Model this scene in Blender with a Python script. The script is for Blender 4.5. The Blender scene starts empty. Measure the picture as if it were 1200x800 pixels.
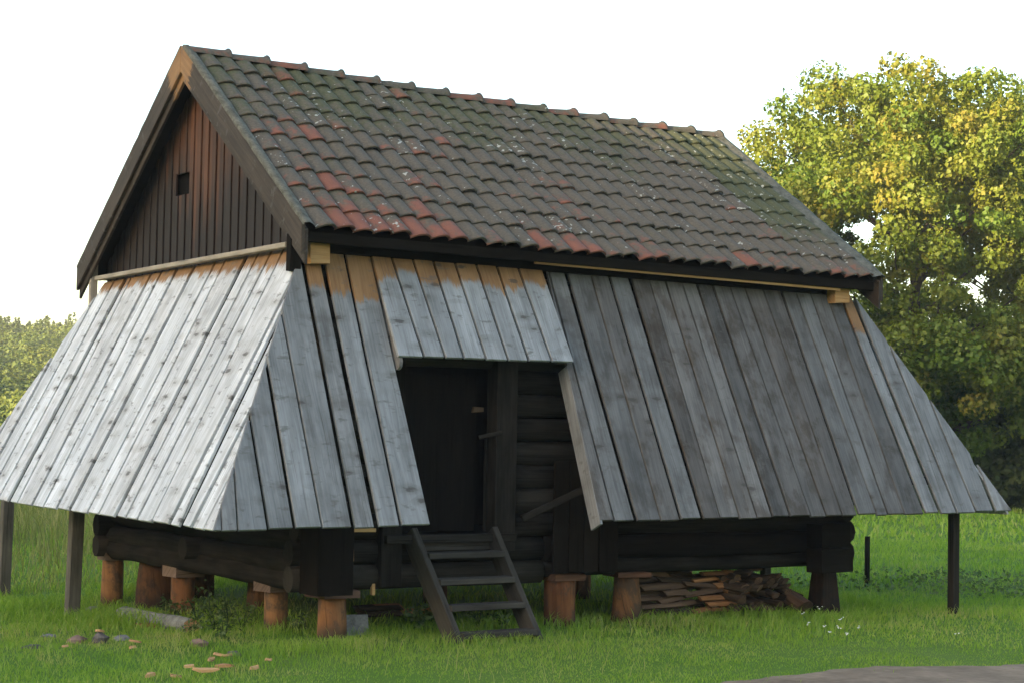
import bpy, math, random
import numpy as np
from mathutils import Vector, Matrix, noise
random.seed(7); rng = np.random.default_rng(7)
SC = bpy.context.scene
COL = SC.collection
R = math.radians

# ------------------------------------------------------------------ camera
CAM = Vector((-7.1319, -13.6157, 1.7342))
FOC = 2140.89                                   # focal length in pixels of a 1200 px wide frame
yaw, pitch, roll = 0.58523, 0.050452, 0.019073
fwd = Vector((math.sin(yaw)*math.cos(pitch), math.cos(yaw)*math.cos(pitch), math.sin(pitch)))
rt0 = Vector((math.cos(yaw), -math.sin(yaw), 0)); up0 = rt0.cross(fwd)
RT = rt0*math.cos(roll) + up0*math.sin(roll); UP = up0*math.cos(roll) - rt0*math.sin(roll)
cd = bpy.data.cameras.new("camera"); cam = bpy.data.objects.new("camera", cd); COL.objects.link(cam)
cd.sensor_width = 36; cd.sensor_fit = 'HORIZONTAL'; cd.lens = FOC/1200*36
cd.clip_start = .1; cd.clip_end = 3000
M = Matrix((RT, UP, -fwd)).transposed().to_4x4(); M.translation = CAM
cam.matrix_world = M
SC.camera = cam

# ------------------------------------------------------------------ light
SUN_EL = R(9.0)
sdir = Vector((-0.985, -0.17, 0)).normalized()*math.cos(SUN_EL) + Vector((0, 0, math.sin(SUN_EL)))   # towards the sun
W = bpy.data.worlds.new("World"); SC.world = W; W.use_nodes = True
nt = W.node_tree; nt.nodes.clear()
wo = nt.nodes.new('ShaderNodeOutputWorld'); bg = nt.nodes.new('ShaderNodeBackground'); sky = nt.nodes.new('ShaderNodeTexSky')
sky.sky_type = 'NISHITA'; sky.sun_disc = False; sky.sun_elevation = SUN_EL
sky.sun_rotation = math.atan2(sdir.x, sdir.y)
sky.dust_density = 2.0; sky.air_density = 1.0; sky.ozone_density = 1.0
bg.inputs['Strength'].default_value = .15
nt.links.new(sky.outputs[0], bg.inputs[0]); nt.links.new(bg.outputs[0], wo.inputs[0])
sl = bpy.data.lights.new("sun", 'SUN'); sl.energy = 5.0; sl.angle = R(.53); sl.color = (1, .76, .42)
so = bpy.data.objects.new("sun", sl); COL.objects.link(so)
so.rotation_euler = (-sdir).to_track_quat('-Z', 'Y').to_euler(); so.location = (-30, -20, 30)
SC.view_settings.view_transform = 'Standard'; SC.view_settings.look = 'None'
SC.view_settings.exposure = 2.3; SC.view_settings.gamma = 1

# ------------------------------------------------------------------ helpers
def ray(px, py):
    return fwd + RT*((px-600)/FOC) - UP*((py-400)/FOC)
def hit(px, py, P, N):
    v = ray(px, py); P = Vector(P); N = Vector(N)
    return CAM + v*((P-CAM).dot(N)/v.dot(N))
def obj(name, verts, faces, mat, parent=None, smooth=False, uvs=None, color=None):
    me = bpy.data.meshes.new(name); me.from_pydata([tuple(v) for v in verts], [], faces)
    if uvs is not None:
        ul = me.uv_layers.new(name='UVMap'); k = 0
        flat = []
        for f in faces:
            for i in f: flat += [uvs[i][0], uvs[i][1]]
        ul.data.foreach_set('uv', flat)
    if smooth: me.polygons.foreach_set('use_smooth', [True]*len(me.polygons))
    me.materials.append(mat)
    o = bpy.data.objects.new(name, me); COL.objects.link(o)
    if parent is not None: o.parent = parent
    if color: o.color = color
    return o
def tag(o, label=None, cat=None, group=None, kind=None):
    if label: o['label'] = label
    if cat: o['category'] = cat
    if group: o['group'] = group
    if kind: o['kind'] = kind
    return o
def empty(name, loc=(0, 0, 0)):
    o = bpy.data.objects.new(name, None); COL.objects.link(o); o.location = loc; o.empty_display_size = .3
    return o
def slab(name, poly, nrm, th, mat, parent=None, color=None, ch=.006, udir=None, org=None):
    """a board: flat polygon poly (outer face, counter-clockwise seen from nrm), th thick, edges chamfered"""
    nrm = Vector(nrm).normalized(); poly = [Vector(p) for p in poly]; n = len(poly)
    c = sum(poly, Vector())/n
    if udir is None: udir = (poly[1]-poly[0])
    udir = Vector(udir).normalized(); vdir = nrm.cross(udir)
    if org is None: org = poly[0]
    V = []
    for p in poly: V.append(p - nrm*th)
    for p in poly: V.append(p - nrm*ch)
    for i, p in enumerate(poly):
        a = (poly[i-1]-p).normalized(); b = (poly[(i+1) % n]-p).normalized()
        s = abs(a.cross(b).length)
        V.append(p + (a+b)*(ch/max(s, .35)))
    F = [tuple(range(n-1, -1, -1)), tuple(range(2*n, 3*n))]
    for i in range(n):
        j = (i+1) % n
        F.append((i, j, n+j, n+i)); F.append((n+i, n+j, 2*n+j, 2*n+i))
    ro = random.random()*50
    uv = [((v-org).dot(udir), (v-org).dot(vdir) + (v-org).dot(nrm)+ro) for v in V]
    return obj(name, V, F, mat, parent, uvs=uv, color=color)
def beam(name, a, b, w, h, mat, parent=None, upv=(0, 0, 1), color=None, ch=.006, taper=1.0):
    """squared timber from a to b, w wide and h deep (h along upv)"""
    a = Vector(a); b = Vector(b); d = (b-a).normalized(); u = Vector(upv); u = (u - d*u.dot(d)).normalized(); s = d.cross(u)
    V = []; uv = []; L = (b-a).length; ro = random.random()*50
    for P, k, l in ((a, 1, 0), (b, taper, L)):
        x = w/2*k; y = h/2*k
        ring = [(-x+ch, -y), (x-ch, -y), (x, -y+ch), (x, y-ch), (x-ch, y), (-x+ch, y), (-x, y-ch), (-x, -y+ch)]
        for q, (i, j) in enumerate(ring):
            V.append(P + s*i + u*j); uv.append((l, ro + i + j*.9))
    F = [tuple(range(7, -1, -1)), tuple(range(8, 16))]
    for i in range(8):
        j = (i+1) % 8; F.append((i, j, 8+j, 8+i))
    return obj(name, V, F, mat, parent, uvs=uv, color=color)
def log(name, a, b, r, mat, parent=None, color=None, seg=10, rough=.06, taper=.93, flat=1.0, rings=5, ends=None):
    """round log with uneven surface and end grain; flat<1 squashes it across"""
    a = Vector(a); b = Vector(b); d = (b-a).normalized()
    u = Vector((0, 0, 1)) if abs(d.z) < .8 else Vector((1, 0, 0)); u = (u-d*u.dot(d)).normalized(); s = d.cross(u)
    L = (b-a).length; V = []; uv = []; off = random.random()*90
    for k in range(rings):
        t = k/(rings-1)
        rr = r*(1+(taper-1)*t)
        for i in range(seg):
            th = 2*math.pi*i/seg
            q = rr*(1+rough*noise.noise(Vector((math.cos(th)*1.3+off, math.sin(th)*1.3, t*L*1.6))))
            V.append(a + d*(t*L) + s*(math.cos(th)*q*flat) + u*(math.sin(th)*q)); uv.append((t*L, off + th*rr))
    F = [tuple(range(seg-1, -1, -1)), tuple(range((rings-1)*seg, rings*seg))]
    for k in range(rings-1):
        for i in range(seg):
            j = (i+1) % seg; F.append((k*seg+i, k*seg+j, (k+1)*seg+j, (k+1)*seg+i))
    o = obj(name, V, F, mat, parent, uvs=uv, color=color)
    me = o.data
    sm = [False, False] + [True]*(len(me.polygons)-2); me.polygons.foreach_set('use_smooth', sm)
    if ends is not None:
        me.materials.append(ends); me.polygons[0].material_index = 1; me.polygons[1].material_index = 1
    return o
def clip(poly, p, n):
    out = []
    for i in range(len(poly)):
        a = poly[i]; b = poly[(i+1) % len(poly)]
        da = (a[0]-p[0])*n[0]+(a[1]-p[1])*n[1]; db = (b[0]-p[0])*n[0]+(b[1]-p[1])*n[1]
        if da >= 0: out.append(a)
        if (da >= 0) != (db >= 0):
            t = da/(da-db); out.append((a[0]+(b[0]-a[0])*t, a[1]+(b[1]-a[1])*t))
    return out
def lerp(a, b, t): return a+(b-a)*t

# ------------------------------------------------------------------ materials
class NT:
    def __init__(s, name):
        s.m = bpy.data.materials.new(name); s.m.use_nodes = True; s.t = s.m.node_tree; s.t.nodes.clear()
        s.out = s.t.nodes.new('ShaderNodeOutputMaterial')
    def n(s, typ, **kw):
        nd = s.t.nodes.new('ShaderNode'+typ)
        for k, v in kw.items():
            if k.startswith('i_'):
                key = k[2:]
                key = int(key) if key.isdigit() else key.replace('_', ' ')
                if isinstance(v, bpy.types.NodeSocket): s.t.links.new(v, nd.inputs[key])
                else: nd.inputs[key].default_value = v
            else: setattr(nd, k, v)
        return nd
    def math(s, op, a, b=0.0, c=0.0, clamp=False):
        nd = s.t.nodes.new('ShaderNodeMath'); nd.operation = op; nd.use_clamp = clamp
        for i, v in enumerate((a, b, c)):
            if isinstance(v, bpy.types.NodeSocket): s.t.links.new(v, nd.inputs[i])
            else: nd.inputs[i].default_value = v
        return nd.outputs[0]
    def mix(s, f, a, b, mode='MIX'):
        nd = s.t.nodes.new('ShaderNodeMix'); nd.data_type = 'RGBA'; nd.blend_type = mode
        for i, v in ((0, f), (6, a), (7, b)):
            if isinstance(v, bpy.types.NodeSocket): s.t.links.new(v, nd.inputs[i])
            else:
                if i: v = tuple(v)+(1,) if len(v) == 3 else v
                nd.inputs[i].default_value = v
        return nd.outputs[2]
    def mapr(s, v, a, b, c=0.0, d=1.0, smooth=False):
        nd = s.t.nodes.new('ShaderNodeMapRange'); nd.clamp = True
        if smooth: nd.interpolation_type = 'SMOOTHSTEP'
        s.t.links.new(v, nd.inputs[0])
        for i, x in ((1, a), (2, b), (3, c), (4, d)):
            if isinstance(x, bpy.types.NodeSocket): s.t.links.new(x, nd.inputs[i])
            else: nd.inputs[i].default_value = x
        return nd.outputs[0]
    def noise(s, vec, scale, detail=3, rough=.55, dist=0.0):
        return s.n('TexNoise', i_Vector=vec, i_Scale=scale, i_Detail=detail, i_Roughness=rough, i_Distortion=dist).outputs[0]
    def vec(s, x, y, z=0.0):
        nd = s.t.nodes.new('ShaderNodeCombineXYZ')
        for i, v in enumerate((x, y, z)):
            if isinstance(v, bpy.types.NodeSocket): s.t.links.new(v, nd.inputs[i])
            else: nd.inputs[i].default_value = v
        return nd.outputs[0]
    def sep(s, v):
        nd = s.n('SeparateXYZ', i_0=v); return nd.outputs
    def bsdf(s, col, rough=.8, bump=None, bs=.3, bd=.01, spec=.3):
        b = s.n('BsdfPrincipled')
        for k, v in (('Base Color', col), ('Roughness', rough), ('Specular IOR Level', spec)):
            if isinstance(v, bpy.types.NodeSocket): s.t.links.new(v, b.inputs[k])
            else: b.inputs[k].default_value = (tuple(v)+(1,)) if k == 'Base Color' else v
        if bump is not None:
            bn = s.n('Bump', i_Strength=bs, i_Distance=bd, i_Height=bump); s.t.links.new(bn.outputs[0], b.inputs['Normal'])
        s.t.links.new(b.outputs[0], s.out.inputs[0]); return b

def mat_plank():
    """sawn softwood weathered to silver grey. Object colour: R tone, G length of orange-brown wood at the top (m), unweathered on skirt and flap, B brownness"""
    t = NT('weathered_plank')
    uv = t.sep(t.n('TexCoord').outputs['UV']); oi = t.n('ObjectInfo')
    oc = t.n('SeparateColor', i_0=oi.outputs['Color']).outputs; rnd = t.math('MULTIPLY', oi.outputs['Random'], 70.)
    u, v = uv[0], uv[1]
    wob = t.noise(t.vec(t.math('MULTIPLY', u, 1.2), t.math('MULTIPLY', v, 3.), rnd), 1., 2)
    vv = t.math('ADD', v, t.math('MULTIPLY', wob, .06))
    grain = t.noise(t.vec(t.math('MULTIPLY', u, 1.6), t.math('MULTIPLY', vv, 55.), rnd), 1., 4, .6)
    broad = t.noise(t.vec(t.math('MULTIPLY', u, 1.7), t.math('MULTIPLY', v, 8.), rnd), 1., 4, .6)
    # knots
    kv = t.n('TexVoronoi', i_Vector=t.vec(t.math('MULTIPLY', u, 8.0), t.math('MULTIPLY', v, 3.6), rnd), i_Scale=1., i_Randomness=1.)
    kpick = t.math('GREATER_THAN', t.n('SeparateColor', i_0=kv.outputs['Color']).outputs[0], .60)
    kd = kv.outputs['Distance']
    kdn = t.math('ADD', kd, t.math('MULTIPLY', t.noise(t.vec(t.math('MULTIPLY', u, 55.), t.math('MULTIPLY', v, 16.), rnd), 1., 3), .34))
    knot = t.math('MULTIPLY', kpick, t.mapr(kdn, .26, .40, 1, 0, True))
    halo = t.math('MULTIPLY', kpick, t.mapr(kdn, .35, .75, 1, 0, True))
    # short cross-wise saw and water marks
    cr = t.noise(t.vec(t.math('MULTIPLY', u, 17.), t.math('MULTIPLY', t.math('ADD', v, t.math('MULTIPLY', wob, .15)), 7.), rnd), 1., 3, .6)
    cross = t.mapr(cr, .595, .70, 0, 1)
    crack = t.mapr(t.noise(t.vec(t.math('MULTIPLY', u, .7), t.math('MULTIPLY', vv, 95.), rnd), 1., 2), .66, .70, 0, 1)
    f = t.math('ADD', t.math('MULTIPLY', grain, .55), t.math('MULTIPLY', broad, .75))
    grey = t.mix(t.mapr(f, .42, .88), (.215, .222, .233), (.520, .540, .575))
    grey = t.mix(t.math('MULTIPLY', halo, .45), grey, (.20, .195, .19))
    brown = t.mix(t.mapr(f, .45, .8), (.105, .074, .056), (.28, .205, .155))
    blotch = t.noise(t.vec(t.math('MULTIPLY', u, 3.2), t.math('MULTIPLY', v, 5.), t.math('ADD', rnd, 7.)), 1., 4, .65)
    grey = t.mix(t.math('MULTIPLY', t.mapr(blotch, .47, .66, 0, 1, True), t.math('ADD', .12, t.math('MULTIPLY', oc[2], 1.6), 0., True)), grey, (.115, .108, .102))
    grey = t.mix(oc[2], grey, brown)
    tone = t.math('MULTIPLY', oc[0], 2.0)
    grey = t.mix(1., grey, t.n('CombineColor', i_0=tone, i_1=tone, i_2=tone).outputs[0], 'MULTIPLY')
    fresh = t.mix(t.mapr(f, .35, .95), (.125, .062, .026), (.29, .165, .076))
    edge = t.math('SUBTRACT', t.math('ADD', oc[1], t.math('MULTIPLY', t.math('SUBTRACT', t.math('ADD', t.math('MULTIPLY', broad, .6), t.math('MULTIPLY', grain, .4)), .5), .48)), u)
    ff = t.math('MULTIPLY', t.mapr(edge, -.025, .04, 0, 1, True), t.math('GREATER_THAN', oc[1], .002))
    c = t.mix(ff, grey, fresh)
    c = t.mix(t.math('MULTIPLY', knot, .76), c, (.050, .044, .04))
    c = t.mix(t.math('MULTIPLY', cross, .65), c, (.09, .085, .08))
    c = t.mix(t.math('MULTIPLY', crack, .55), c, (.05, .045, .04))
    h = t.math('SUBTRACT', t.math('ADD', t.math('MULTIPLY', grain, 1.), t.math('MULTIPLY', broad, .4)), t.math('MULTIPLY', crack, .8))
    t.bsdf(c, .72, h, .45, .006, .25)
    return t.m
def mat_wood(name, dark, light, rough=.85, sc=1.0, bump=.5, objcol=False, patch=None, spec=.2):
    t = NT(name)
    uv = t.sep(t.n('TexCoord').outputs['UV']); oi = t.n('ObjectInfo'); rnd = t.math('MULTIPLY', oi.outputs['Random'], 70.)
    g = t.noise(t.vec(t.math('MULTIPLY', uv[0], 2.*sc), t.math('MULTIPLY', uv[1], 40.*sc), rnd), 1., 4, .6)
    b = t.noise(t.vec(t.math('MULTIPLY', uv[0], 2.5), t.math('MULTIPLY', uv[1], 6.), rnd), 1., 4, .6)
    ck = t.mapr(t.noise(t.vec(t.math('MULTIPLY', uv[0], .9), t.math('MULTIPLY', uv[1], 60.), rnd), 1., 2), .64, .69)
    f = t.math('ADD', t.math('MULTIPLY', g, .5), t.math('MULTIPLY', b, .6))
    f = t.math('ADD', f, t.math('MULTIPLY', t.math('SUBTRACT', oi.outputs['Random'], .5), .25))
    c = t.mix(t.mapr(f, .35, .8), dark, light)
    c = t.mix(t.math('MULTIPLY', ck, .7), c, tuple(x*.3 for x in dark))
    if patch: c = t.mix(t.mapr(t.math('ADD', uv[0], t.math('MULTIPLY', b, .16)), .20, .34, .85, 0, True), c, (.045, .036, .024)); c = t.mix(t.mapr(t.noise(t.vec(t.math('MULTIPLY', uv[0], 5.), t.math('MULTIPLY', uv[1], 7.), rnd), 1., 5, .7), .44, .62, 0, .85, True), c, patch)
    if objcol: c = t.mix(1., c, oi.outputs['Color'], 'MULTIPLY')
    t.bsdf(c, rough, t.math('SUBTRACT', t.math('ADD', g, t.math('MULTIPLY', b, .6)), ck), bump, .008, spec)
    return t.m
def mat_gable():
    """brown tarred boards, still orange-brown high under the verge"""
    t = NT('gable_board')
    uv = t.sep(t.n('TexCoord').outputs['UV']); oi = t.n('ObjectInfo'); rnd = t.math('MULTIPLY', oi.outputs['Random'], 70.)
    oc = t.n('SeparateColor', i_0=oi.outputs['Color']).outputs
    g = t.noise(t.vec(t.math('MULTIPLY', uv[0], 1.6), t.math('MULTIPLY', uv[1], 55.), rnd), 1., 4, .6)
    b = t.noise(t.vec(t.math('MULTIPLY', uv[0], 1.2), t.math('MULTIPLY', uv[1], 5.), rnd), 1., 3, .6)
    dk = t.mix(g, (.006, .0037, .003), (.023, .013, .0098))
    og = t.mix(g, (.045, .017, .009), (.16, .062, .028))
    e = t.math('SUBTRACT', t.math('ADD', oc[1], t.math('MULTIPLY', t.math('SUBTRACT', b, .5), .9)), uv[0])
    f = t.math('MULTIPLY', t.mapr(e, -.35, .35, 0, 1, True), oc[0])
    t.bsdf(t.mix(f, dk, og), .7, g, .5, .006, .3)
    return t.m
def mat_tile():
    """clay pantile. Object colour: R redness, G moss, B lichen"""
    t = NT('clay_tile')
    ob = t.n('TexCoord').outputs['Object']; oi = t.n('ObjectInfo')
    oc = t.n('SeparateColor', i_0=oi.outputs['Color']).outputs
    off = t.n('VectorMath', operation='ADD', i_0=ob, i_1=t.vec(t.math('MULTIPLY', oi.outputs['Random'], 91.), t.math('MULTIPLY', oi.outputs['Random'], 37.), 0.)).outputs[0]
    n1 = t.noise(off, 9., 4, .6); n2 = t.noise(off, 45., 3, .6); n3 = t.noise(off, 18., 3, .65); n4 = t.noise(off, 19., 2)
    grime = t.mix(n2, (.052, .045, .037), (.142, .125, .102))
    red = t.mix(n1, (.12, .052, .040), (.25, .098, .068))
    ty = t.sep(ob)[1]
    fr = t.mapr(t.math('ADD', t.math('SUBTRACT', oc[0], t.math('MULTIPLY', ty, .9)), t.math('MULTIPLY', t.math('SUBTRACT', n1, .5), 1.3)), .42, .72, 0, .9, True)
    c = t.mix(fr, grime, red)
    fm = t.mapr(t.math('ADD', t.math('ADD', oc[1], t.math('MULTIPLY', ty, .7)), t.math('MULTIPLY', t.math('SUBTRACT', n3, .5), 1.2)), .33, .82, 0, .85, True)
    c = t.mix(fm, c, t.mix(n2, (.034, .041, .020), (.095, .106, .058)))
    lp = t.mapr(t.math('ADD', n4, t.math('MULTIPLY', oc[2], .16)), .755, .79, 0, .9)
    c = t.mix(lp, c, t.mix(n2, (.24, .25, .23), (.46, .47, .44)))
    t.bsdf(c, .9, t.math('ADD', n2, t.math('MULTIPLY', fm, .5)), .6, .006, .2)
    return t.m
def mat_flat(name, a, b, scale=8., rough=.9, bump=.4, bd=.02, coord='Object'):
    t = NT(name); co = t.n('TexCoord').outputs[coord]; oi = t.n('ObjectInfo')
    off = t.n('VectorMath', operation='ADD', i_0=co, i_1=t.vec(t.math('MULTIPLY', oi.outputs['Random'], 51.), 0., 0.)).outputs[0]
    n = t.noise(off, scale, 5, .65)
    n2 = t.noise(off, scale*6, 3, .6)
    f = t.math('ADD', t.math('MULTIPLY', n, .75), t.math('MULTIPLY', n2, .35))
    t.bsdf(t.mix(t.mapr(f, .35, .75), a, b), rough, f, bump, bd, .2)
    return t.m
def mat_leaf(name, cols, trans=.45, patch=.35, attr=True):
    """leaf surface: colour by a per-leaf random attribute and by patches in place; some light passes through"""
    t = NT(name)
    a = t.n('Attribute', attribute_name='leafvar').outputs['Fac']
    pn = t.noise(t.n('NewGeometry').outputs['Position'], patch, 3)
    f = t.math('ADD', t.math('MULTIPLY', a, .55), t.math('MULTIPLY', pn, .55))
    cr = t.n('ValToRGB', i_0=f); e = cr.color_ramp.elements
    while len(e) < len(cols): e.new(.5)
    for i, (p, c) in enumerate(cols): e[i].position = p; e[i].color = tuple(c)+(1,)
    c = cr.outputs[0]
    d = t.n('BsdfDiffuse', i_Color=c); tr = t.n('BsdfTranslucent', i_Color=t.mix(1., c, (1.25, 1.15, .55), 'MULTIPLY'))
    mx = t.n('MixShader', i_0=trans); t.t.links.new(d.outputs[0], mx.inputs[1]); t.t.links.new(tr.outputs[0], mx.inputs[2])
    gl = t.n('BsdfGlossy', i_Roughness=.55); gl.inputs['Color'].default_value = (1, 1, 1, 1)
    m2 = t.n('MixShader', i_0=.015); t.t.links.new(mx.outputs[0], m2.inputs[1]); t.t.links.new(gl.outputs[0], m2.inputs[2])
    t.t.links.new(m2.outputs[0], t.out.inputs[0])
    return t.m

PLANK = mat_plank()
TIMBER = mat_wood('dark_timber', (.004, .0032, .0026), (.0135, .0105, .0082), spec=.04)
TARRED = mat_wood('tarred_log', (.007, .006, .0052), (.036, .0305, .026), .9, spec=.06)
GREYLOG = mat_wood('grey_brown_log', (.008, .007, .006), (.040, .034, .028), spec=.08)
STEPWOOD = mat_wood('worn_step_wood', (.024, .021, .018), (.075, .066, .056))
POSTWOOD = mat_wood('post_wood', (.045, .040, .033), (.15, .132, .108))
VERGEWOOD = mat_wood('verge_wood', (.045, .034, .028), (.15, .115, .095))
GABLE = mat_gable()
TILE = mat_tile()
PILLAR = mat_wood('orange_brown_stump', (.12, .055, .024), (.29, .155, .072), .85, .7, bump=.9, objcol=True, patch=(.075, .056, .042))
CAPWOOD = mat_wood('cap_plank', (.09, .063, .05), (.24, .185, .155), .85, objcol=True)
NEWWOOD = mat_wood('new_wood', (.30, .155, .06), (.55, .33, .145), .7)
TRIMWOOD = mat_wood('pale_trim_wood', (.16, .13, .10), (.38, .33, .27), .8)
MOSSEDGE = mat_flat('mossy_verge', (.045, .046, .034), (.165, .16, .135), 14., .95, .7, .02)
STONE = mat_flat('grey_stone', (.09, .085, .08), (.27, .26, .25), 9., .9, .6, .02)
CHIP = mat_wood('wood_chip', (.24, .12, .05), (.55, .34, .17), .8)
BARK = mat_flat('bark', (.03, .024, .018), (.12, .10, .08), 11., .95, .9, .04)
LOGBARK = mat_flat('lichened_bark', (.07, .068, .058), (.27, .265, .24), 9., .95, .8, .03)
FIREBARK = mat_wood('firewood_bark', (.028, .02, .015), (.11, .075, .052), .9, .8)
FIREEND = mat_wood('firewood_face', (.16, .07, .03), (.42, .20, .085), .85, .6)
FIREDARK = mat_wood('firewood_weathered', (.06, .035, .024), (.19, .12, .08), .9, .6)
DIRT = mat_flat('dirt', (.115, .080, .052), (.28, .208, .145), 2.2, .95, .6, .03)
# ------------------------------------------------------------------ the ground
def gz(x, y):
    b = 0.0
    b -= .16*max(0., min(1., (y-.3)/3.5))*max(0., min(1., (1.4-x)/1.8))
    d = math.hypot(x-3, y-1)
    b += .05*(noise.noise(Vector((x*.16, y*.16, 3.3))))*min(1., d/5) + .025*noise.noise(Vector((x*.6, y*.6, 9.1)))*min(1., d/4)
    if d > 60: b += min(3., (d-60)*.004)
    return b
def ground_mesh():
    xs = sorted(set([round(v, 3) for v in list(np.arange(-16, 34, .5)) + list(np.arange(-80, 120, 5.)) + list(np.arange(-700, 900, 50.))]))
    ys = sorted(set([round(v, 3) for v in list(np.arange(-16, 34, .5)) + list(np.arange(-80, 120, 5.)) + list(np.arange(-400, 1100, 50.))]))
    V = [(x, y, gz(x, y)) for y in ys for x in xs]; nx = len(xs)
    F = [(j*nx+i, j*nx+i+1, (j+1)*nx+i+1, (j+1)*nx+i) for j in range(len(ys)-1) for i in range(nx-1)]
    t = NT('meadow_soil'); p = t.n('NewGeometry').outputs['Position']
    a = t.noise(p, .35, 4); b = t.noise(p, 7., 4, .65); c = t.noise(p, 60., 3, .6)
    g = t.mix(b, (.06, .125, .015), (.125, .235, .030)); g2 = t.mix(c, (.075, .13, .02), (.17, .25, .05))
    t.bsdf(t.mix(t.mapr(a, .4, .62), g, g2), .95, t.math('ADD', b, c), .8, .04, .1)
    o = obj('ground', V, F, t.m, None, True); o['kind'] = 'structure'
ground_mesh()
def path_edge(x):                                   # far edge of the dirt track
    return -3.42 - .13*max(0, 2.9-x) - .21*max(0, x-2.9) + .07*noise.noise(Vector((x*.8, 1.7, 0))) + .09*noise.noise(Vector((x*3.1, 4.7, 0))) + .05*noise.noise(Vector((x*9., 2.7, 0)))
def dirt_path():
    V = []; F = []; n = 170; m = 10
    for i in range(n):
        x = .9 + i*.1
        e = path_edge(x)
        w = 2.6*min(1., (x-.8)/1.6)
        for j in range(m):
            y = e - w*j/(m-1)
            V.append((x, y, gz(x, y)+.012+.006*noise.noise(Vector((x*3, y*3, 0)))))
    for i in range(n-1):
        for j in range(m-1):
            F.append((i*m+j, i*m+j+1, (i+1)*m+j+1, (i+1)*m+j))
    o = obj('path', V, [f[::-1] for f in F], DIRT, None, True); o['kind'] = 'structure'
dirt_path()
def on_path(x, y):
    return x > 1.0 and path_edge(x)+.03 > y > path_edge(x)-2.6*min(1., (x-.8)/1.6)

# ------------------------------------------------------------------ the barn
BARN = empty('barn', (0, 0, 0))
tag(BARN, 'old log barn on stumps with flaring grey plank skirts and a mossy tiled roof', 'barn')
Y0, YB, XL, XR = -.194, 4.87, -.306, 6.186
A_ = Vector((XL, 2.34, 5.275)); B_ = Vector((XR, 2.34, 5.13))
C_ = Vector((XL, Y0, 3.415)); D_ = Vector((XR, Y0, 3.39))
E_ = Vector((XL, YB, 3.40)); F_ = Vector((XR, YB, 3.43))
def roofP(u, v, front=True):          # u 0..1 left to right, v 0 at the ridge, 1 at the eave
    a = A_.lerp(B_, u); b = (C_.lerp(D_, u) if front else E_.lerp(F_, u))
    p = a.lerp(b, v)
    p.z += -.035*math.sin(math.pi*u)*(1-.4*v) + .012*noise.noise(Vector((u*6, v*4, 1.)))
    return p
def roofN(front=True):
    return ((C_-A_).cross(B_-A_) if front else (B_-A_).cross(E_-A_)).normalized()
# roof deck
def deck():
    V = []; F = []; n = 13
    for front in (True, False):
        N = roofN(front)
        for k in (.05, .085):
            base = len(V)
            for i in range(n):
                for j in (0, 1):
                    p = roofP(i/(n-1), j, front) - N*k
                    V.append(p)
            for i in range(n-1):
                q = (base+2*i, base+2*i+1, base+2*i+3, base+2*i+2)
                F.append(q if (front == (k < .06)) else q[::-1])
    return obj('roof', V, F, TIMBER, BARN, uvs=[(v.x, v.y*1.3) for v in V])
ROOF = deck()
# pantiles
def tile_mesh(w, L, seed):
    rr = random.Random(seed); n = 8; V = []; F = []
    def prof(t):                                    # broad roll right of the middle, trough at the left edge
        return .050*(1-((t-.60)/.60)**2) if t < .60 else .050*(1-((t-.60)/.47)**2)
    for (y, dz, dn) in ((L*.5, -.004, 0), (-L*.42, .022, 0), (-L*.5, .024, 0)):
        for i in range(n):
            t = i/(n-1); x = (t-.5)*w
            yy = y - (.030*math.sin(math.pi*t)**.8 if y < 0 else 0)
            V.append((x, yy, prof(t)+(dz if y > 0 else dz*.45+.30*prof(t))+rr.uniform(-.0015, .0015)))
    for i in range(n):
        V.append((V[2*n+i][0], V[2*n+i][1]+.004, V[2*n+i][2]-.017))
    for r_ in range(3):
        for i in range(n-1):
            F.append((r_*n+i+1, r_*n+i, (r_+1)*n+i, (r_+1)*n+i+1))
    me = bpy.data.meshes.new('roof_tile'); me.from_pydata(V, [], F)
    me.polygons.foreach_set('use_smooth', [True]*(2*(n-1))+[False]*(n-1)); me.materials.append(TILE)
    return me
NC, NR = 34, 10
W_T = (XR-XL-.16)/NC; L_T = (A_-C_).length/NR
TM = [tile_mesh(W_T*1.06, L_T*1.16, k) for k in range(4)]
def tile_frame(c, r, front=True):
    u = (.08 + (c+.5)*W_T)/(XR-XL); v = (r+.5)/NR
    p = roofP(u, v, front)
    ex = (roofP(u+.01, v, front)-roofP(u-.01, v, front)).normalized()
    ey = (roofP(u, v-.03, front)-roofP(u, v+.03, front)); N = ex.cross(ey).normalized()
    if not front: ex = -ex; N = ex.cross(ey).normalized()
    ey = N.cross(ex)
    return p, ex, ey, N
def tile_color(c, r):
    pat = noise.noise(Vector((c*.16, r*.3, 5.))); 
    red = .11 + .32*pat + .24*(r/NR) - .26*(c/NC) + random.gauss(0, .13)
    if r == NR-1: red += .22
    if random.random() < .04: red += .25
    moss = .70 - .055*r - .08*(c/NC) + .25*noise.noise(Vector((c*.25, r*.4, 9.))) + random.gauss(0, .06) - (.12 if 3 < r < 8 else 0)
    lich = max(0, .2+.9*noise.noise(Vector((c*.3, r*.3, 2.)))+random.gauss(0, .3))
    return (min(1, max(0, red)), min(1, max(0, moss)), min(1, lich), 1)
def place_tile(o, c, r):
    p, ex, ey, N = tile_frame(c, r)
    a = random.gauss(0, .03); ex2 = ex*math.cos(a)+ey*math.sin(a); ey2 = N.cross(ex2)
    p = p + N*random.gauss(0, .004) + ey*random.gauss(0, .011)
    m = Matrix((ex2, ey2, N)).transposed().to_4x4(); m.translation = p
    o.matrix_world = m
tk = 0; rest = []
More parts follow.
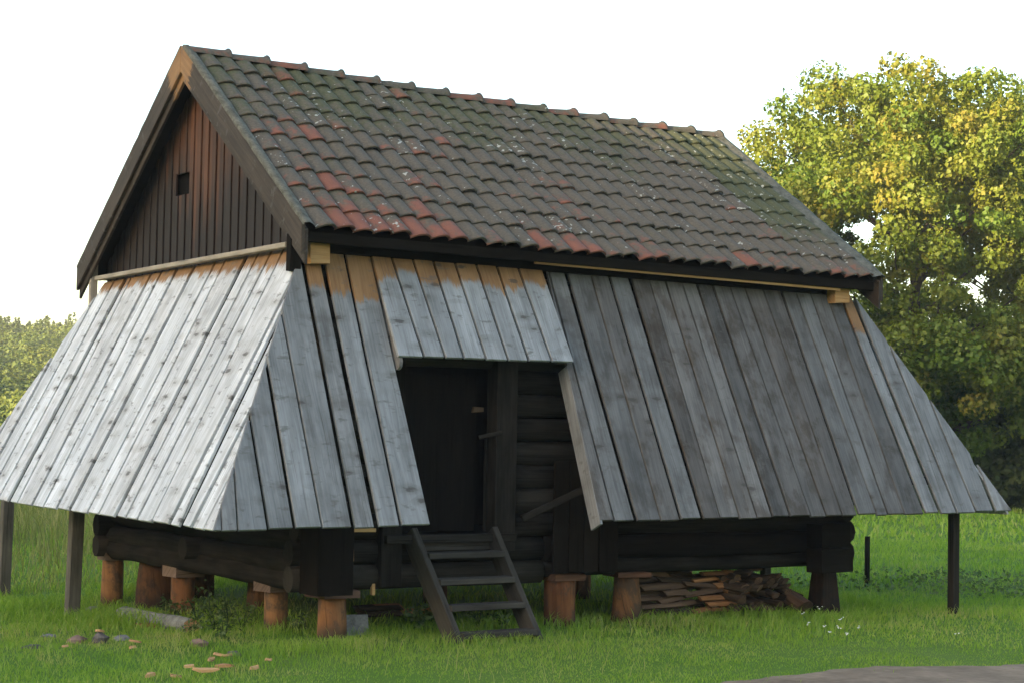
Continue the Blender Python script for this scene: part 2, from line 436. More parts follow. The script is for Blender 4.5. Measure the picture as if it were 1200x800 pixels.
for c in range(NC):
    for r in range(NR):
        if c < 30:
            o = bpy.data.objects.new('roof_tile', random.choice(TM)); COL.objects.link(o); o.parent = ROOF
            place_tile(o, c, r); o.color = tile_color(c, r); tk += 1
        else: rest.append((c, r))
def joined_tiles(cells, front, name):
    V = []; F = []
    for c, r in cells:
        p, ex, ey, N = tile_frame(c, r, front); me = random.choice(TM); b = len(V)
        p = p + N*random.gauss(0, .003) + ey*random.gauss(0, .006)
        for v in me.vertices: V.append(p+ex*v.co.x+ey*v.co.y+N*v.co.z)
        for f in me.polygons: F.append(tuple(b+i for i in f.vertices))
    o = obj(name, V, F, TILE, ROOF, True, color=(.30, .30, .62, 1)); o['kind'] = 'stuff'
joined_tiles(rest, True, 'roof_tile')
joined_tiles([(c, r) for c in range(NC) for r in range(NR)], False, 'roof_tile')
# ridge tiles
def ridge_mesh():
    V = []; F = []; n = 9; L = .44
    for k, (x, rad, dz) in enumerate(((-.5*L, .090, .0), (.28*L, .102, .003), (.44*L, .106, .010), (.5*L, .110, .026), (.5*L, .098, .004))):
        for i in range(n):
            th = math.pi*(-.02+1.04*i/(n-1))
            V.append((x, rad*1.12*math.cos(th), rad*.70*math.sin(th)+dz*max(0, math.sin(th))**2))
    for k in range(4):
        for i in range(n-1): F.append((k*n+i, k*n+n+i, k*n+n+i+1, k*n+i+1))
    me = bpy.data.meshes.new('ridge_tile'); me.from_pydata(V, [], F); me.polygons.foreach_set('use_smooth', [True]*len(F)); me.materials.append(TILE)
    return me
RM = ridge_mesh(); NRT = 16
for k in range(NRT):
    o = bpy.data.objects.new('ridge_tile', RM); COL.objects.link(o); o.parent = ROOF
    u = (k+.5)/NRT; p = roofP(u, 0); q = roofP(u+.01, 0)
    ex = (q-p).normalized(); ex = (ex + Vector((0, random.gauss(0, .02), .035+random.gauss(0, .008)))).normalized()
    N = (Vector((0, 0, 1))-ex*ex.z).normalized(); ey = N.cross(ex)
    m = Matrix((ex, ey, N)).transposed().to_4x4(); m.translation = p + Vector((0, 0, -.006)); o.matrix_world = m
    o.color = (random.choice((.2, .2, .5, .35)), random.uniform(.3, .6), .3, 1)
# eave boards
FN = roofN(True)
for front in (True, False):
    a = roofP(0, 1, front); b = roofP(1, 1, front); s = 1 if front else -1
    beam('eave_board', a+Vector((.03, .035*s, -.09)), b+Vector((.02, .035*s, -.09)), .035, .09, TIMBER, BARN)
    beam('wall_plate', a+Vector((.2, .30*s, -.12)), b+Vector((-.2, .30*s, -.12)), .14, .14, TIMBER, BARN)
# rafters' undersides are hidden by the deck; verge boards on both gables
for x, sgn in ((XL, -1), (XR, 1)):
    for front in (True, False):
        top = roofP(0 if sgn < 0 else 1, 0, front); bot = roofP(0 if sgn < 0 else 1, 1, front)
        d = (bot-top).normalized(); bot = bot + d*.07
        N = roofN(front)
        def vb(off0, off1, xo, th, mat, name, col=None):
            p = [top+N*off0, top+N*off1, bot+N*off1, bot+N*off0]
            # cut the apex plumb at the ridge
            q = []
            for P, o_ in ((p[0], 0), (p[1], 1)):
                t = (2.34-P.y)/d.y; q.append(P+d*t)
            # plumb cut at the foot
            t = (bot.y-p[2].y)/d.y
            poly = [q[0], q[1], p[2]+d*t, p[3]+d*((bot.y-p[3].y)/d.y)]
            poly = [Vector((xo, P.y, P.z)) for P in poly]
            nn = Vector((sgn, 0, 0))
            if (poly[1]-poly[0]).cross(poly[2]-poly[1]).dot(nn) < 0: poly = poly[::-1]
            slab(name, poly, nn, th, mat, BARN, color=col, udir=d, org=top, ch=.005)
        vb(.035, -.165, x+sgn*.055 + (0 if front else sgn*.003), .032, PLANK, 'verge_board', (.10, .34, 1, 1))  # orange-brown towards the apex end
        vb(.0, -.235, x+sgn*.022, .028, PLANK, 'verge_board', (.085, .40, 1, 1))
        # mossy capping strip on the outermost tiles
        u0 = 0 if sgn < 0 else 1
        V = []; F = []; nseg = 26
        for i in range(nseg+1):
            t = i/nseg; P = top.lerp(bot, t)
            for (xo, no) in ((x+sgn*.052, .036), (x+sgn*.050, .062), (x+sgn*.0, .068), (x-sgn*(.055 if sgn < 0 else .12), .042)):
                V.append(Vector((xo, P.y, P.z)) + N*(no+.012*noise.noise(Vector((t*30, xo*20, 3.)))))
        for i in range(nseg):
            for j in range(3):
                q = (i*4+j, i*4+j+1, i*4+j+5, i*4+j+4); F.append(q)
        obj('verge_capping', V, F, MOSSEDGE, BARN, True)
# gable walls of narrow upright boards
def gable_wall(x, sgn, front_gable):
    y0, y1 = .02, 4.66; n = 54; w = (y1-y0)/n; zb = 3.20
    for i in range(n):
        a = y0+i*w; b = a+w
        def zt(y):
            t = (y-2.34)/(Y0-2.34) if y < 2.34 else (y-2.34)/(YB-2.34)
            return lerp(A_.z if sgn < 0 else B_.z, (C_.z if y < 2.34 else E_.z), t)-.12
        xo = x+sgn*(.012 if i % 2 else 0) + sgn*random.uniform(0, .004)
        g = .004
        segs = [(zb, None)]
        if front_gable and a > 2.58 and b < 3.02: segs = [(zb, 3.97), (4.18, None)]
        for z0, z1 in segs:
            pts = [(a+g, z0), (b-g, z0), (b-g, z1 or zt(b-g)), (a+g, z1 or zt(a+g))]
            if pts[2][1] < z0+.03 or pts[3][1] < z0+.03: continue
            poly = [Vector((xo, p, z)) for p, z in pts]
            if sgn < 0: poly = [poly[1], poly[0], poly[3], poly[2]]
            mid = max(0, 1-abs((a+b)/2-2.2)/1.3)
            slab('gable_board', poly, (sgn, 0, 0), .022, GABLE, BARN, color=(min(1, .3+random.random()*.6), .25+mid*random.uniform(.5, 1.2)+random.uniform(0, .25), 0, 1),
                 udir=(0, 0, -1), org=Vector((xo, 0, 4.95)), ch=.003)
    V = [(x-sgn*.05, .1, zb-.1), (x-sgn*.05, 4.6, zb-.1), (x-sgn*.05, 2.34, 5.1)]
    V += [(x-sgn*.07, v[1], v[2]) for v in V]
    obj('gable_backing', V, [(0, 1, 2), (5, 4, 3), (0, 3, 4, 1), (1, 4, 5, 2), (2, 5, 3, 0)], TIMBER, BARN, uvs=[(v[2], v[1]) for v in V])
GX = -.115
gable_wall(GX, -1, True); gable_wall(XR-.2, 1, False)
beam('gable_trim', (-.245, .20, 3.285), (-.245, 4.62, 3.265), .075, .045, TRIMWOOD, BARN, color=(1, 1, 1, 1))
# dark brackets and pale ends below the verges
beam('verge_bracket', (-.285, .03, 3.05), (-.285, .03, 3.36), .10, .09, TIMBER, BARN, upv=(0, 1, 0))
beam('corner_batten', (-.27, 4.68, 2.98), (-.27, 4.68, 3.42), .08, .05, TRIMWOOD, BARN, upv=(0, 1, 0))

# skirt planes
FT = Vector((0, .05, 3.19)); FB = Vector((0, -.972, 1.018)); FDIR = (FB-FT).normalized()
FNRM = Vector((1, 0, 0)).cross(Vector((0, 0, 0))-FDIR).normalized()
if FNRM.y > 0: FNRM = -FNRM
GT = Vector((-.22, 0, 3.19)); GB = Vector((-1.39, 0, .99)); GDIR = (GB-GT).normalized()
GNRM = Vector((0, 1, 0)).cross(GDIR).normalized()
if GNRM.x > 0: GNRM = -GNRM
def px_line(l, y):
    (x0, y0), (x1, y1) = l
    return x0+(x1-x0)*(y-y0)/(y1-y0)
def cross_line(l, m):
    (x1, y1), (x2, y2) = l; (x3, y3), (x4, y4) = m
    d = (x1-x2)*(y3-y4)-(y1-y2)*(x3-x4)
    a = x1*y2-y1*x2; b = x3*y4-y3*x4
    return ((a*(x3-x4)-(x1-x2)*b)/d, (a*(y3-y4)-(y1-y2)*b)/d)
def plank(lL, lR, top, bot, P, N, dirv, orgv, clips=(), gapL=1.2, gapR=1.2, color=(.5, 0, 0, 1), name='skirt_plank', th=.026, lift=0., jit=1.0, tint=0.):
    """plank between two measured edges; corners are carried on to its real plane P,N"""
    q = [cross_line(lL, top), cross_line(lL, bot), cross_line(lR, bot), cross_line(lR, top)]
    j = random.uniform(-jit, jit)
    q = [(q[0][0]+gapL, q[0][1]), (q[1][0]+gapL, q[1][1]+j), (q[2][0]-gapR, q[2][1]+j), (q[3][0]-gapR, q[3][1])]
    for p, n in clips: q = clip(q, p, n)
    if len(q) < 3: return
    N = Vector(N).normalized()
    pts = [hit(x, y, Vector(P)+N*lift, N) for x, y in q]
    nn = (pts[1]-pts[0]).cross(pts[2]-pts[1])
    if nn.dot(N) < 0: pts = pts[::-1]
    # drop repeated points
    pp = []
    for p in pts:
        if not pp or (p-pp[-1]).length > .006: pp.append(p)
    if (pp[0]-pp[-1]).length < .006: pp.pop()
    if len(pp) < 3: return
    # a plank lies a touch askew
    sk = random.uniform(-.004, .004)
    return slab(name, pp, N, th, PLANK, BARN, color=color, udir=dirv, org=Vector(orgv)+N*lift+N*sk, ch=.004)
ftop = ((350, 284), (1003, 338)); fbot = ((251, 620.5), (1187, 598))
hipL = ((351, 297), (250, 621)); hipR = ((1000, 345), (1187, 599))
cl = ((351, 297), (324, 101)); cr_ = ((1000, 345), (-254, 187))
FE = [((240, 560), (238, 621)), ((258, 560), (260, 621)), ((275.6, 566), (279, 621)), ((293.4, 490), (314.8, 620.5)), ((317, 450), (345.7, 620)), ((331, 370), (378, 619)),
      ((355, 305), (414.5, 618)), ((380, 315), (442, 617.5)), ((402.5, 290), (470, 616)), ((432, 290), (504.5, 615))]
FG = [1, .6, 1, 1.6, 2.2, 1.2, 2.6, 3.2, 1.8, .5]
tones = [.25, .25, .25, .26, .28, .26, .285, .265, .28, .31]  # front planks darker than the gable's, weaker light put into the tone
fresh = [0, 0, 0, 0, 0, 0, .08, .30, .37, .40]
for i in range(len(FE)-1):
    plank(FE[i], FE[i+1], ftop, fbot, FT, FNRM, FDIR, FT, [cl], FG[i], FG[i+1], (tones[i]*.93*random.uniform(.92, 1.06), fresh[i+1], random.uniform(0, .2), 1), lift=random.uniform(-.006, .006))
# a thin edge piece under the left hip
FR = [((637, 300), (703, 611)), ((661, 385), (720.5, 611)), ((661, 310), (746, 611)), ((690, 314), (775, 609)), ((712, 316), (798.7, 610)), ((736, 318), (824, 609)),
      ((760, 325), (845, 609)), ((780, 330), (867.5, 607.5)), ((799, 330), (888, 607)), ((817, 334), (906, 606)), ((836, 336), (926, 604)), ((857, 340), (950, 602)),
      ((876, 346), (967.5, 600)), ((896, 344), (987, 602)), ((916, 342), (1005, 600)), ((934, 346), (1027, 600)), ((952, 350), (1040, 600)), ((971, 352), (1060, 600)),
      ((987, 352), (1084, 600)), ((1002, 354), (1102, 600)), ((1022, 354), (1122, 600)), ((1042, 354), (1144, 599)), ((1066, 354), (1166, 598)), ((1088, 354), (1190, 598))]
RG = [.6, 1, 2.4, .8, 1.6, 2.2, .5, 1, .6, 1.2, 1.3, .6, .7, .6, 1.4, .9, .6, .6, 1.6, 2.2, 1.2, .7, 2.2, .4]
rt_ = [.30, .26, .30, .24, .31, .24, .30, .29, .31, .20, .27, .26, .25, .25, .27, .30, .25, .23, .36, .40, .38, .40, .44]
for i in range(len(FR)-1):
    br = .40 if i < 18 else .08
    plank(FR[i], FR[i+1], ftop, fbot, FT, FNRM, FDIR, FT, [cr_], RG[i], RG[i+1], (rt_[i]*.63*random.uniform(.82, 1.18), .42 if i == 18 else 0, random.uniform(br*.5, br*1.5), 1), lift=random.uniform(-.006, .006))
# jamb board along the right side of the opening: its broad face looks towards the door
jt = hit(px_line(((637, 300), (703, 611)), 428), 428, FT, FNRM); jb = hit(703.6, 613.5, FT, FNRM)
inn = -FNRM
jp = [jt, jb, jb + inn*.15, jt + inn*.15]
nj = (jp[1]-jp[0]).cross(jp[2]-jp[1])
if nj.x > 0: jp = jp[::-1]
slab('jamb_board', jp, Vector((-1, 0, 0)), .025, PLANK, BARN, color=(.23, 0, .05, 1), udir=FDIR, org=jt, ch=.003)
# flap of boards over the opening, hinged out a little from the skirt
ft_ = Vector((0, .03, 3.21)); fl_ = Vector((0, -.60, 2.10)); flapdir = (fl_-ft_).normalized()
FLN = Vector((1, 0, 0)).cross(-flapdir).normalized()
if FLN.y > 0: FLN = -FLN
btop = ((430, 291), (632, 306)); bbot = ((466, 416.5), (674, 423.5))
BE = [((433, 292), (466, 416.5)), ((456, 292), (497, 417)), ((480, 292), (522, 418)), ((504, 294), (544, 419)), ((530, 297), (570, 420)), ((555, 300), (596, 421)), ((579, 302), (620, 422)), ((604, 304), (647, 423)), ((633, 306), (674, 424))]
for i in range(8):
    plank(BE[i], BE[i+1], btop, bbot, ft_, FLN, flapdir, hit(433, 291, ft_, FLN), (), 1.2, 1.4, (random.uniform(.28, .345), random.uniform(.22, .38), 0, 1), name='flap_plank', jit=.6, lift=random.uniform(-.003, .003))
# side boards carrying the flap
for pxl in (((435, 293), (468, 419)),):
    a = hit(*pxl[0], ft_-FLN*.03, FLN); b = hit(*pxl[1], ft_-FLN*.03, FLN)
    n_ = 6; poly = [a, b]
    for k in range(1, n_):                            # rounded nose
        th = math.pi*k/n_
        poly.append(b - FLN*(.065*(1-math.cos(th))) + flapdir*(.07*math.sin(th)))
    poly.append(b - FLN*.13 ); poly.append(a - FLN*.05)
    nn = (poly[1]-poly[0]).cross(poly[2]-poly[1])
    if nn.x > 0: poly = poly[::-1]
    slab('flap_side_board', poly, (-1, 0, 0), .03, PLANK, BARN, color=(.30, .35, .35, 1), udir=flapdir, org=a, ch=.004)
# skirt of the left gable
gtop = ((350, 288), (118, 332)); gbot = ((251, 620.5), (0, 585.5))
GE = [((144, 333), (10.7, 585)), ((151, 331), (20, 588)), ((175, 325), (38, 589)), ((187, 323), (51, 591)), ((206, 318), (66.5, 594)), ((228, 312), (82, 595)),
      ((252, 308), (102, 600)), ((263.6, 306), (115, 602)), ((287, 304), (134, 605.6)), ((301.5, 299.5), (146, 608)), ((317, 297), (160, 609)), ((330, 297), (176, 613)),
      ((352, 308), (197, 615)), ((280, 471), (210, 617.5)), ((277, 512), (223, 618.6)), ((275, 545), (237, 620)), ((276, 560), (251, 621))]
pre = []
for k in range(6, 0, -1):
    pre.append(((144-13.5*k, 333+2.5*k), (10.7-12.5*k, 585-1.7*k)))
GE = pre + GE
cg = ((351, 290), (-331, -101))         # keep what lies left of the hip
cgl = ((118, 338), (162, 118))          # back hip
gg = [1.8*v for v in [.4, .6, .5, .9, .5, .6] + [1.2, .4, .8, .6, .9, 1.0, .7, .5, 1.3, .6, .6, .5, 1.0, 1.6, 1.0, .4, .3]]
for i in range(len(GE)-1):
    plank(GE[i], GE[i+1], gtop, gbot, GT, GNRM, GDIR, GT, [cg, cgl], gg[i], gg[i+1], (random.uniform(.62, .75), random.uniform(.05, .10), random.uniform(0, .1), 1), lift=random.uniform(-.005, .005), jit=.8)  # tone set well above the front planks: stronger side light painted in
# right gable and back skirts (turned away from the lens)
def far_skirt(tl, tr, bl, br, n, nout):
    tl, tr, bl, br = map(Vector, (tl, tr, bl, br)); N = Vector(nout); L = (br-bl).length; tlen = (tr-tl).length
    d = ((bl+br)/2-(tl+tr)/2).normalized(); ed = (br-bl).normalized()
    s0 = (tl-bl).dot(ed); s1 = (tr-bl).dot(ed); hgt = ((tl-bl)-ed*s0).length
    upd = ((tl-bl)-ed*s0)
    for i in range(n):
        a = L*i/n+.006; b = L*(i+1)/n-.006
        def topf(s): return min(1, s/s0 if s < s0 else ((L-s)/(L-s1) if s > s1 else 1))
        cuts = [(a, 0), (b, 0), (b, topf(b))]
        for s in (s1, s0):
            if a < s < b: cuts.append((s, 1))
        cuts.append((a, topf(a)))
        poly = []
        for s, t in cuts:
            p = bl+ed*s+upd*t
            if not poly or (p-poly[-1]).length > .008: poly.append(p)
        if len(poly) < 3: continue
        nn = (poly[1]-poly[0]).cross(poly[2]-poly[1])
        if nn.dot(N) < 0: poly = poly[::-1]
        nr = nn.normalized() if nn.dot(N) > 0 else -nn.normalized()
        slab('skirt_plank', poly, nr, .026, PLANK, BARN, color=(random.uniform(.4, .5), 0, .1, 1), udir=-upd, org=tl, ch=.004)
far_skirt((6.18, .06, 3.17), (6.18, 4.6, 3.17), (7.34, -.95, 1.03), (7.34, 5.6, 1.03), 26, (1, 0, .5))
far_skirt((6.17, 4.63, 3.17), (-.2, 4.63, 3.17), (7.33, 5.62, 1.03), (-1.36, 5.62, 1.0), 34, (0, 1, .5))
# new-wood blocks at the ends of the plate and the pale strip under the eave
a = hit(358, 283, FT+FNRM*.06, FNRM)
def new_block(x0, x1, y0, y1, off, dep, name='plate_block', mat=NEWWOOD):
    ps = [hit(x, y, (0, off, 0), (0, -1, 0)) for x, y in ((x0, y1), (x1, y1), (x1, y0), (x0, y0))]
    slab(name, ps, (0, -1, 0), dep, mat, BARN, udir=(1, 0, 0), ch=.004)
new_block(364, 387, 283, 309, -.085, .12)
new_block(979, 996, 336, 355, -.085, .12)
ps = [hit(x, y, (0, -.145, 0), (0, -1, 0)) for x, y in ((628, 309), (985, 341), (985, 330), (628, 298))]
slab('eave_strip', ps, (0, -1, 0), .03, NEWWOOD, BARN, udir=(1, 0, 0), ch=.003)

# log walls
ZS = .39; ROWS = 13; PITCH = (3.16-ZS)/ROWS
X0, X1, YW0, YW1 = .02, 5.92, .10, 4.62
DX0, DX1, DZ0, DZ1 = .80, 1.72, .85, 2.25
for k in range(ROWS):
    z = ZS+PITCH*(k+.5); r = PITCH*.53; low = k < 2
    jj = lambda: random.uniform(-.012, .012)
    YW0 = .10 + (.12 if z > 2.75 else 0); m_ = GREYLOG; pr = max(0., min(1., (3.05-z)/.6))
    if z > DZ0 and z < DZ1:
        log('wall_log', (X0-.20*pr+jj(), YW0+jj(), z), (DX0-.09, YW0+jj(), z), r, m_, BARN, flat=.85)
        log('wall_log', (DX1+.18, YW0+jj(), z), (X1+.16*pr+jj(), YW0+jj(), z), r*random.uniform(.92, 1.02), m_, BARN, flat=.7, rings=14, rough=.16)
    else:
        if k == 0:
            log('wall_log', (X0-.25, YW0, z), (2.3, YW0, z), r, m_, BARN, flat=.85, rings=6)
            log('wall_log', (2.32, YW0, z+.03), (X1-.1, YW0, z+.045), r*.72, TARRED, BARN, flat=.85, rings=9, rough=.2)
        elif k < 3:
            log('wall_log', (X0-.25, YW0+jj(), z), (2.3, YW0, z), r, m_, BARN, flat=.8, rings=8, rough=.14)
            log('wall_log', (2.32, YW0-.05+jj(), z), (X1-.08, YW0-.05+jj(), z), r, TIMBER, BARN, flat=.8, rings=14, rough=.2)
        else: log('wall_log', (X0-.20*pr+jj()-(.05 if low else 0), YW0+jj(), z), (X1+(.16 if not low else -.08)*pr+jj(), YW0+jj(), z), r, m_, BARN, flat=.85, rings=8)
    zz = z + PITCH*.5 if k < ROWS-1 else z
    if k == 0: log('wall_log', (X0+.02, YW0-.28, ZS+PITCH*.42), (X0-.02, YW1+.30, ZS+PITCH*.42), PITCH*.56, TARRED, BARN, flat=.9, rings=24, rough=.2)
    log('wall_log', (X0+jj(), YW0-.24*pr+jj(), zz), (X0+jj(), YW1+.24*pr+jj(), zz), r, TARRED if low else GREYLOG, BARN, flat=.85, rings=22, rough=.2)
    log('wall_log', (X1+jj(), YW0-.22*pr+jj(), zz), (X1+jj(), YW1+.2*pr, zz), r, TARRED if low else GREYLOG, BARN, flat=.85, rings=6)
    log('wall_log', (X0-.2*pr, YW1+jj(), z), (X1+.18*pr, YW1+jj(), z), r, TARRED if low else GREYLOG, BARN, flat=.85, rings=6)
YW0 = .10
# floor, inner dark of the room
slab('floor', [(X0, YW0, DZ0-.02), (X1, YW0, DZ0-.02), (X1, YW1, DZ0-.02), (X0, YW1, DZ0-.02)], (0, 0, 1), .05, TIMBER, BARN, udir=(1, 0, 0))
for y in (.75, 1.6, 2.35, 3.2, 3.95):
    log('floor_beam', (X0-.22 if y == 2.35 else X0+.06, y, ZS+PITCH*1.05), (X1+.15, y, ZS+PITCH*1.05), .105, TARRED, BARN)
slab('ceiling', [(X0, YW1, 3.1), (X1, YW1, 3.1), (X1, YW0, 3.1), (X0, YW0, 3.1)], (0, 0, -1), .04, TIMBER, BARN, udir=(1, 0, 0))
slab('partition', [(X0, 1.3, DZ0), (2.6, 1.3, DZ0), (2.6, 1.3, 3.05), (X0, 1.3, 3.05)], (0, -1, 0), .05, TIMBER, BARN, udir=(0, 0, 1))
# door frame
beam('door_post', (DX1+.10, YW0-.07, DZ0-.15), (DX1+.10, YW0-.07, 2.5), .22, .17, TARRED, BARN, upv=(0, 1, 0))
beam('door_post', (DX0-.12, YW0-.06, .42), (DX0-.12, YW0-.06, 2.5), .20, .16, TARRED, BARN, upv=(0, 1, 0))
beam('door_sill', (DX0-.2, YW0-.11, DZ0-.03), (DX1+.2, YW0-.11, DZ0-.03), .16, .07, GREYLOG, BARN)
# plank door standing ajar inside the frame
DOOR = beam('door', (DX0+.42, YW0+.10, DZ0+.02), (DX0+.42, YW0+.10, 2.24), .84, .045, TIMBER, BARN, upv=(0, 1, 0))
beam('latch', (DX1-.16, YW0-.10, 1.70), (DX1+.04, YW0-.17, 1.75), .03, .035, GREYLOG, DOOR)
beam('door_edge_strip', (DX1-.035, YW0-.02, DZ0+.02), (DX1-.035, YW0-.02, 1.72), .022, .03, GREYLOG, BARN, upv=(0, 1, 0))
slab('wood_peg', [hit(x, y, (0, -.02, 0), (0, -1, 0)) for x, y in ((554, 483), (567, 482), (567, 477), (556, 476))], (0, -1, 0), .03, PILLAR, BARN, color=(.8, .7, .6, 1), ch=.002)
# bar leaning across the logs right of the door
pa = hit(612, 607, (0, -.30, 0), (0, -1, 0)); pb = hit(682, 574, (0, -.45, 0), (0, -1, 0))
beam('leaning_bar', pa, pb, .05, .06, TARRED, BARN)
# dark upright boards on the wall below the skirt
x = 2.30
while x < 2.85:
    w = random.uniform(.16, .24)
    slab('wall_board', [(x, -.13+random.uniform(-.008, .008), .50+random.uniform(-.012, .012)), (x+w-.012, -.13, .50), (x+w-.012, -.13, 1.5), (x, -.13, 1.5)], (0, -1, 0), .025, TIMBER, BARN, udir=(0, 0, 1), ch=.003)
    x += w
beam('corner_boxing', (-.0, -.145, .385), (-.0, -.145, 1.15), .33, .33, TIMBER, BARN, upv=(0, 1, 0))
# log ends at the right front corner
for z, r, dx in ((.55, .12, .02), (.80, .13, -.02)): 
    beam('corner_log_end', (5.38, -.20, z-.01), (5.78+dx, -.20, z), .22, .23, TIMBER, BARN)
# new-wood angle strips beside the front left stump
for (x0, x1, y0, y1) in ((407, 415, 622, 657), (415, 441, 618.5, 623)):
    new_block(x0, x1, y0, y1, -.07, .03, 'new_strip')
new_block(436, 440, 678, 697, .02, .03, 'new_strip')
# stumps
def stump(x, y, r0, r1, z1, cap=True, col=(1, 1, 1, 1), capcol=(1, 1, 1, 1), capw=.30, caph=.10, sq=False, rot=0.):
    z0 = gz(x, y)-.12
    zc = z1-caph if cap else z1
    if sq: p = beam('stump', (x, y, z0), (x, y, zc), r0*2, r0*1.7, PILLAR, BARN, upv=(math.sin(rot), math.cos(rot), 0), color=col, ch=.015, taper=r1/r0)
    else: p = log('stump', (x, y, z0), (x, y, zc), r0, PILLAR, BARN, color=col, taper=r1/r0, seg=14, rings=6, rough=.16)
    if cap:
        c, s = math.cos(rot), math.sin(rot); a = capw/2; P = [(-a, -a*.85), (a, -a), (a*.95, a), (-a*1.04, a*.9)]
        poly = [(x+c*i-s*j, y+s*i+c*j, z1) for i, j in P]
        slab('stump_cap', poly, (0, 0, 1), caph-.004, CAPWOOD, p, color=capcol, udir=(c, s, 0), ch=.01)
stump(.12, 1.02, .105, .10, .46, True, (1, .95, .9, 1), (1.0, .92, .90, 1), .29, .15, rot=.15)
stump(.20, .12, .135, .12, .40, True, (.95, .85, .8, 1), (.62, .45, .38, 1), .34, .07, rot=.1)
stump(.10, 3.0, .13, .12, .43, True, (1, .88, .8, 1), (1.0, .9, .86, 1), .30, .14, rot=.1)
stump(.95, 3.05, .13, .12, .44, True, (.9, .8, .7, 1), (.95, .82, .78, 1), .30, .16, rot=-.1)
stump(.03, 4.66, .125, .105, .44, True, (1.0, .92, .85, 1), (.9, .85, .8, 1), .25, .10)
stump(.32, 4.12, .23, .21, .44, False, (.42, .36, .34, 1))
stump(.85, 4.3, .16, .15, .44, False, (.55, .5, .48, 1))
stump(2.55, .12, .155, .15, .475, True, (.95, .75, .65, 1), (.9, .62, .48, 1), .33, .065, rot=.05)
stump(3.32, .13, .16, .12, .47, True, (.72, .66, .6, 1), (.75, .5, .38, 1), .34, .05, rot=-.15)
stump(5.72, .02, .15, .10, .42, False, (.07, .065, .07, 1), sq=True)
for x, y in ((2.6, 2.4), (4.4, 2.4), (2.6, 4.4), (4.4, 4.5), (5.8, 4.5), (5.8, 2.4)):
    stump(x, y, .13, .12, .42, False, (.8, .7, .6, 1))
# posts under the outer edge of the skirts, with the rail they carry
def skirt_post(x, y, z1, w, mat, lean=0.):
    beam('skirt_post', (x-lean, y, gz(x, y)-.15), (x, y, z1), w, w*.9, mat, BARN, upv=(0, 1, 0), ch=.008)
pR = hit(1117, 717, (0, 0, 0), (0, 0, 1)); skirt_post(pR.x, pR.y, 1.12, .095, TARRED)
pL = hit(84, 713, (0, 0, -.05), (0, 0, 1)); skirt_post(pL.x+.03, pL.y, 1.22, .125, POSTWOOD, .03)
pL2 = hit(4, 687, (0, 0, -.08), (0, 0, 1)); skirt_post(pL2.x+.02, pL2.y, 1.20, .125, POSTWOOD, .02)
skirt_post(7.05, 2.4, 1.1, .1, TARRED); skirt_post(7.05, 5.3, 1.1, .1, TARRED)
beam('skirt_rail', (-.98, -.6, 1.30), (-.98, 5.4, 1.28), .07, .10, POSTWOOD, BARN)
beam('skirt_rail', (-.9, -.62, 1.33), (.42, -.62, 1.33), .07, .08, TARRED, BARN)
beam('skirt_rail', (2.75, -.62, 1.33), (7.0, -.62, 1.35), .07, .08, TARRED, BARN)
for yy in (.4, 1.4, 2.4, 3.4, 4.4): beam('skirt_rafter', (-.20, yy, 3.08), (-1.22, yy, 1.18), .06, .08, TIMBER, BARN, upv=(0, 1, 0))
for xx in (.1, .42, 2.62, 3.5, 4.5, 5.5): beam('skirt_rafter', (xx, .10, 3.02), (xx, -.76, 1.28), .06, .07, TIMBER, BARN, upv=(1, 0, 0))

# ------------------------------------------------------------------ wooden steps
STEPS = empty('wooden_steps', (1.35, -.65, 0)); tag(STEPS, 'worn grey wooden steps with four treads leading up to the dark doorway', 'steps')
def child(o, root):
    o.parent = root; o.matrix_parent_inverse = Matrix.Translation(-root.location); return o
sb = [(.955, -.68), (1.735, -.70)]; st = [(.875, .0), (1.70, .0)]
for (bx, by), (tx, ty) in zip(sb, st):
    a = Vector((bx, by, -.06)); b = Vector((tx, ty, .86)); d = (b-a).normalized(); sd = d.cross(Vector((1, 0, 0))).normalized()
    child(beam('stringer', a, b, .06, .19, STEPWOOD, None, upv=sd), STEPS)
for z, w in ((.055, .16), (.27, .16), (.475, .17), (.685, .18)):
    t = z/.86; xa = lerp(sb[0][0], st[0][0], t); xb = lerp(sb[1][0], st[1][0], t); y = lerp(-.70, -.02, t)
    child(beam('tread', (xa+.025, y-.02, z), (xb-.025, y-.02, z+.004), w, .05, STEPWOOD, None), STEPS)
child(slab('riser_board', [(.90, -.035, .715), (1.68, -.035, .715), (1.67, -.02, .845), (.88, -.02, .845)], (0, -1, .1), .03, STEPWOOD, None, udir=(1, 0, 0)), STEPS)

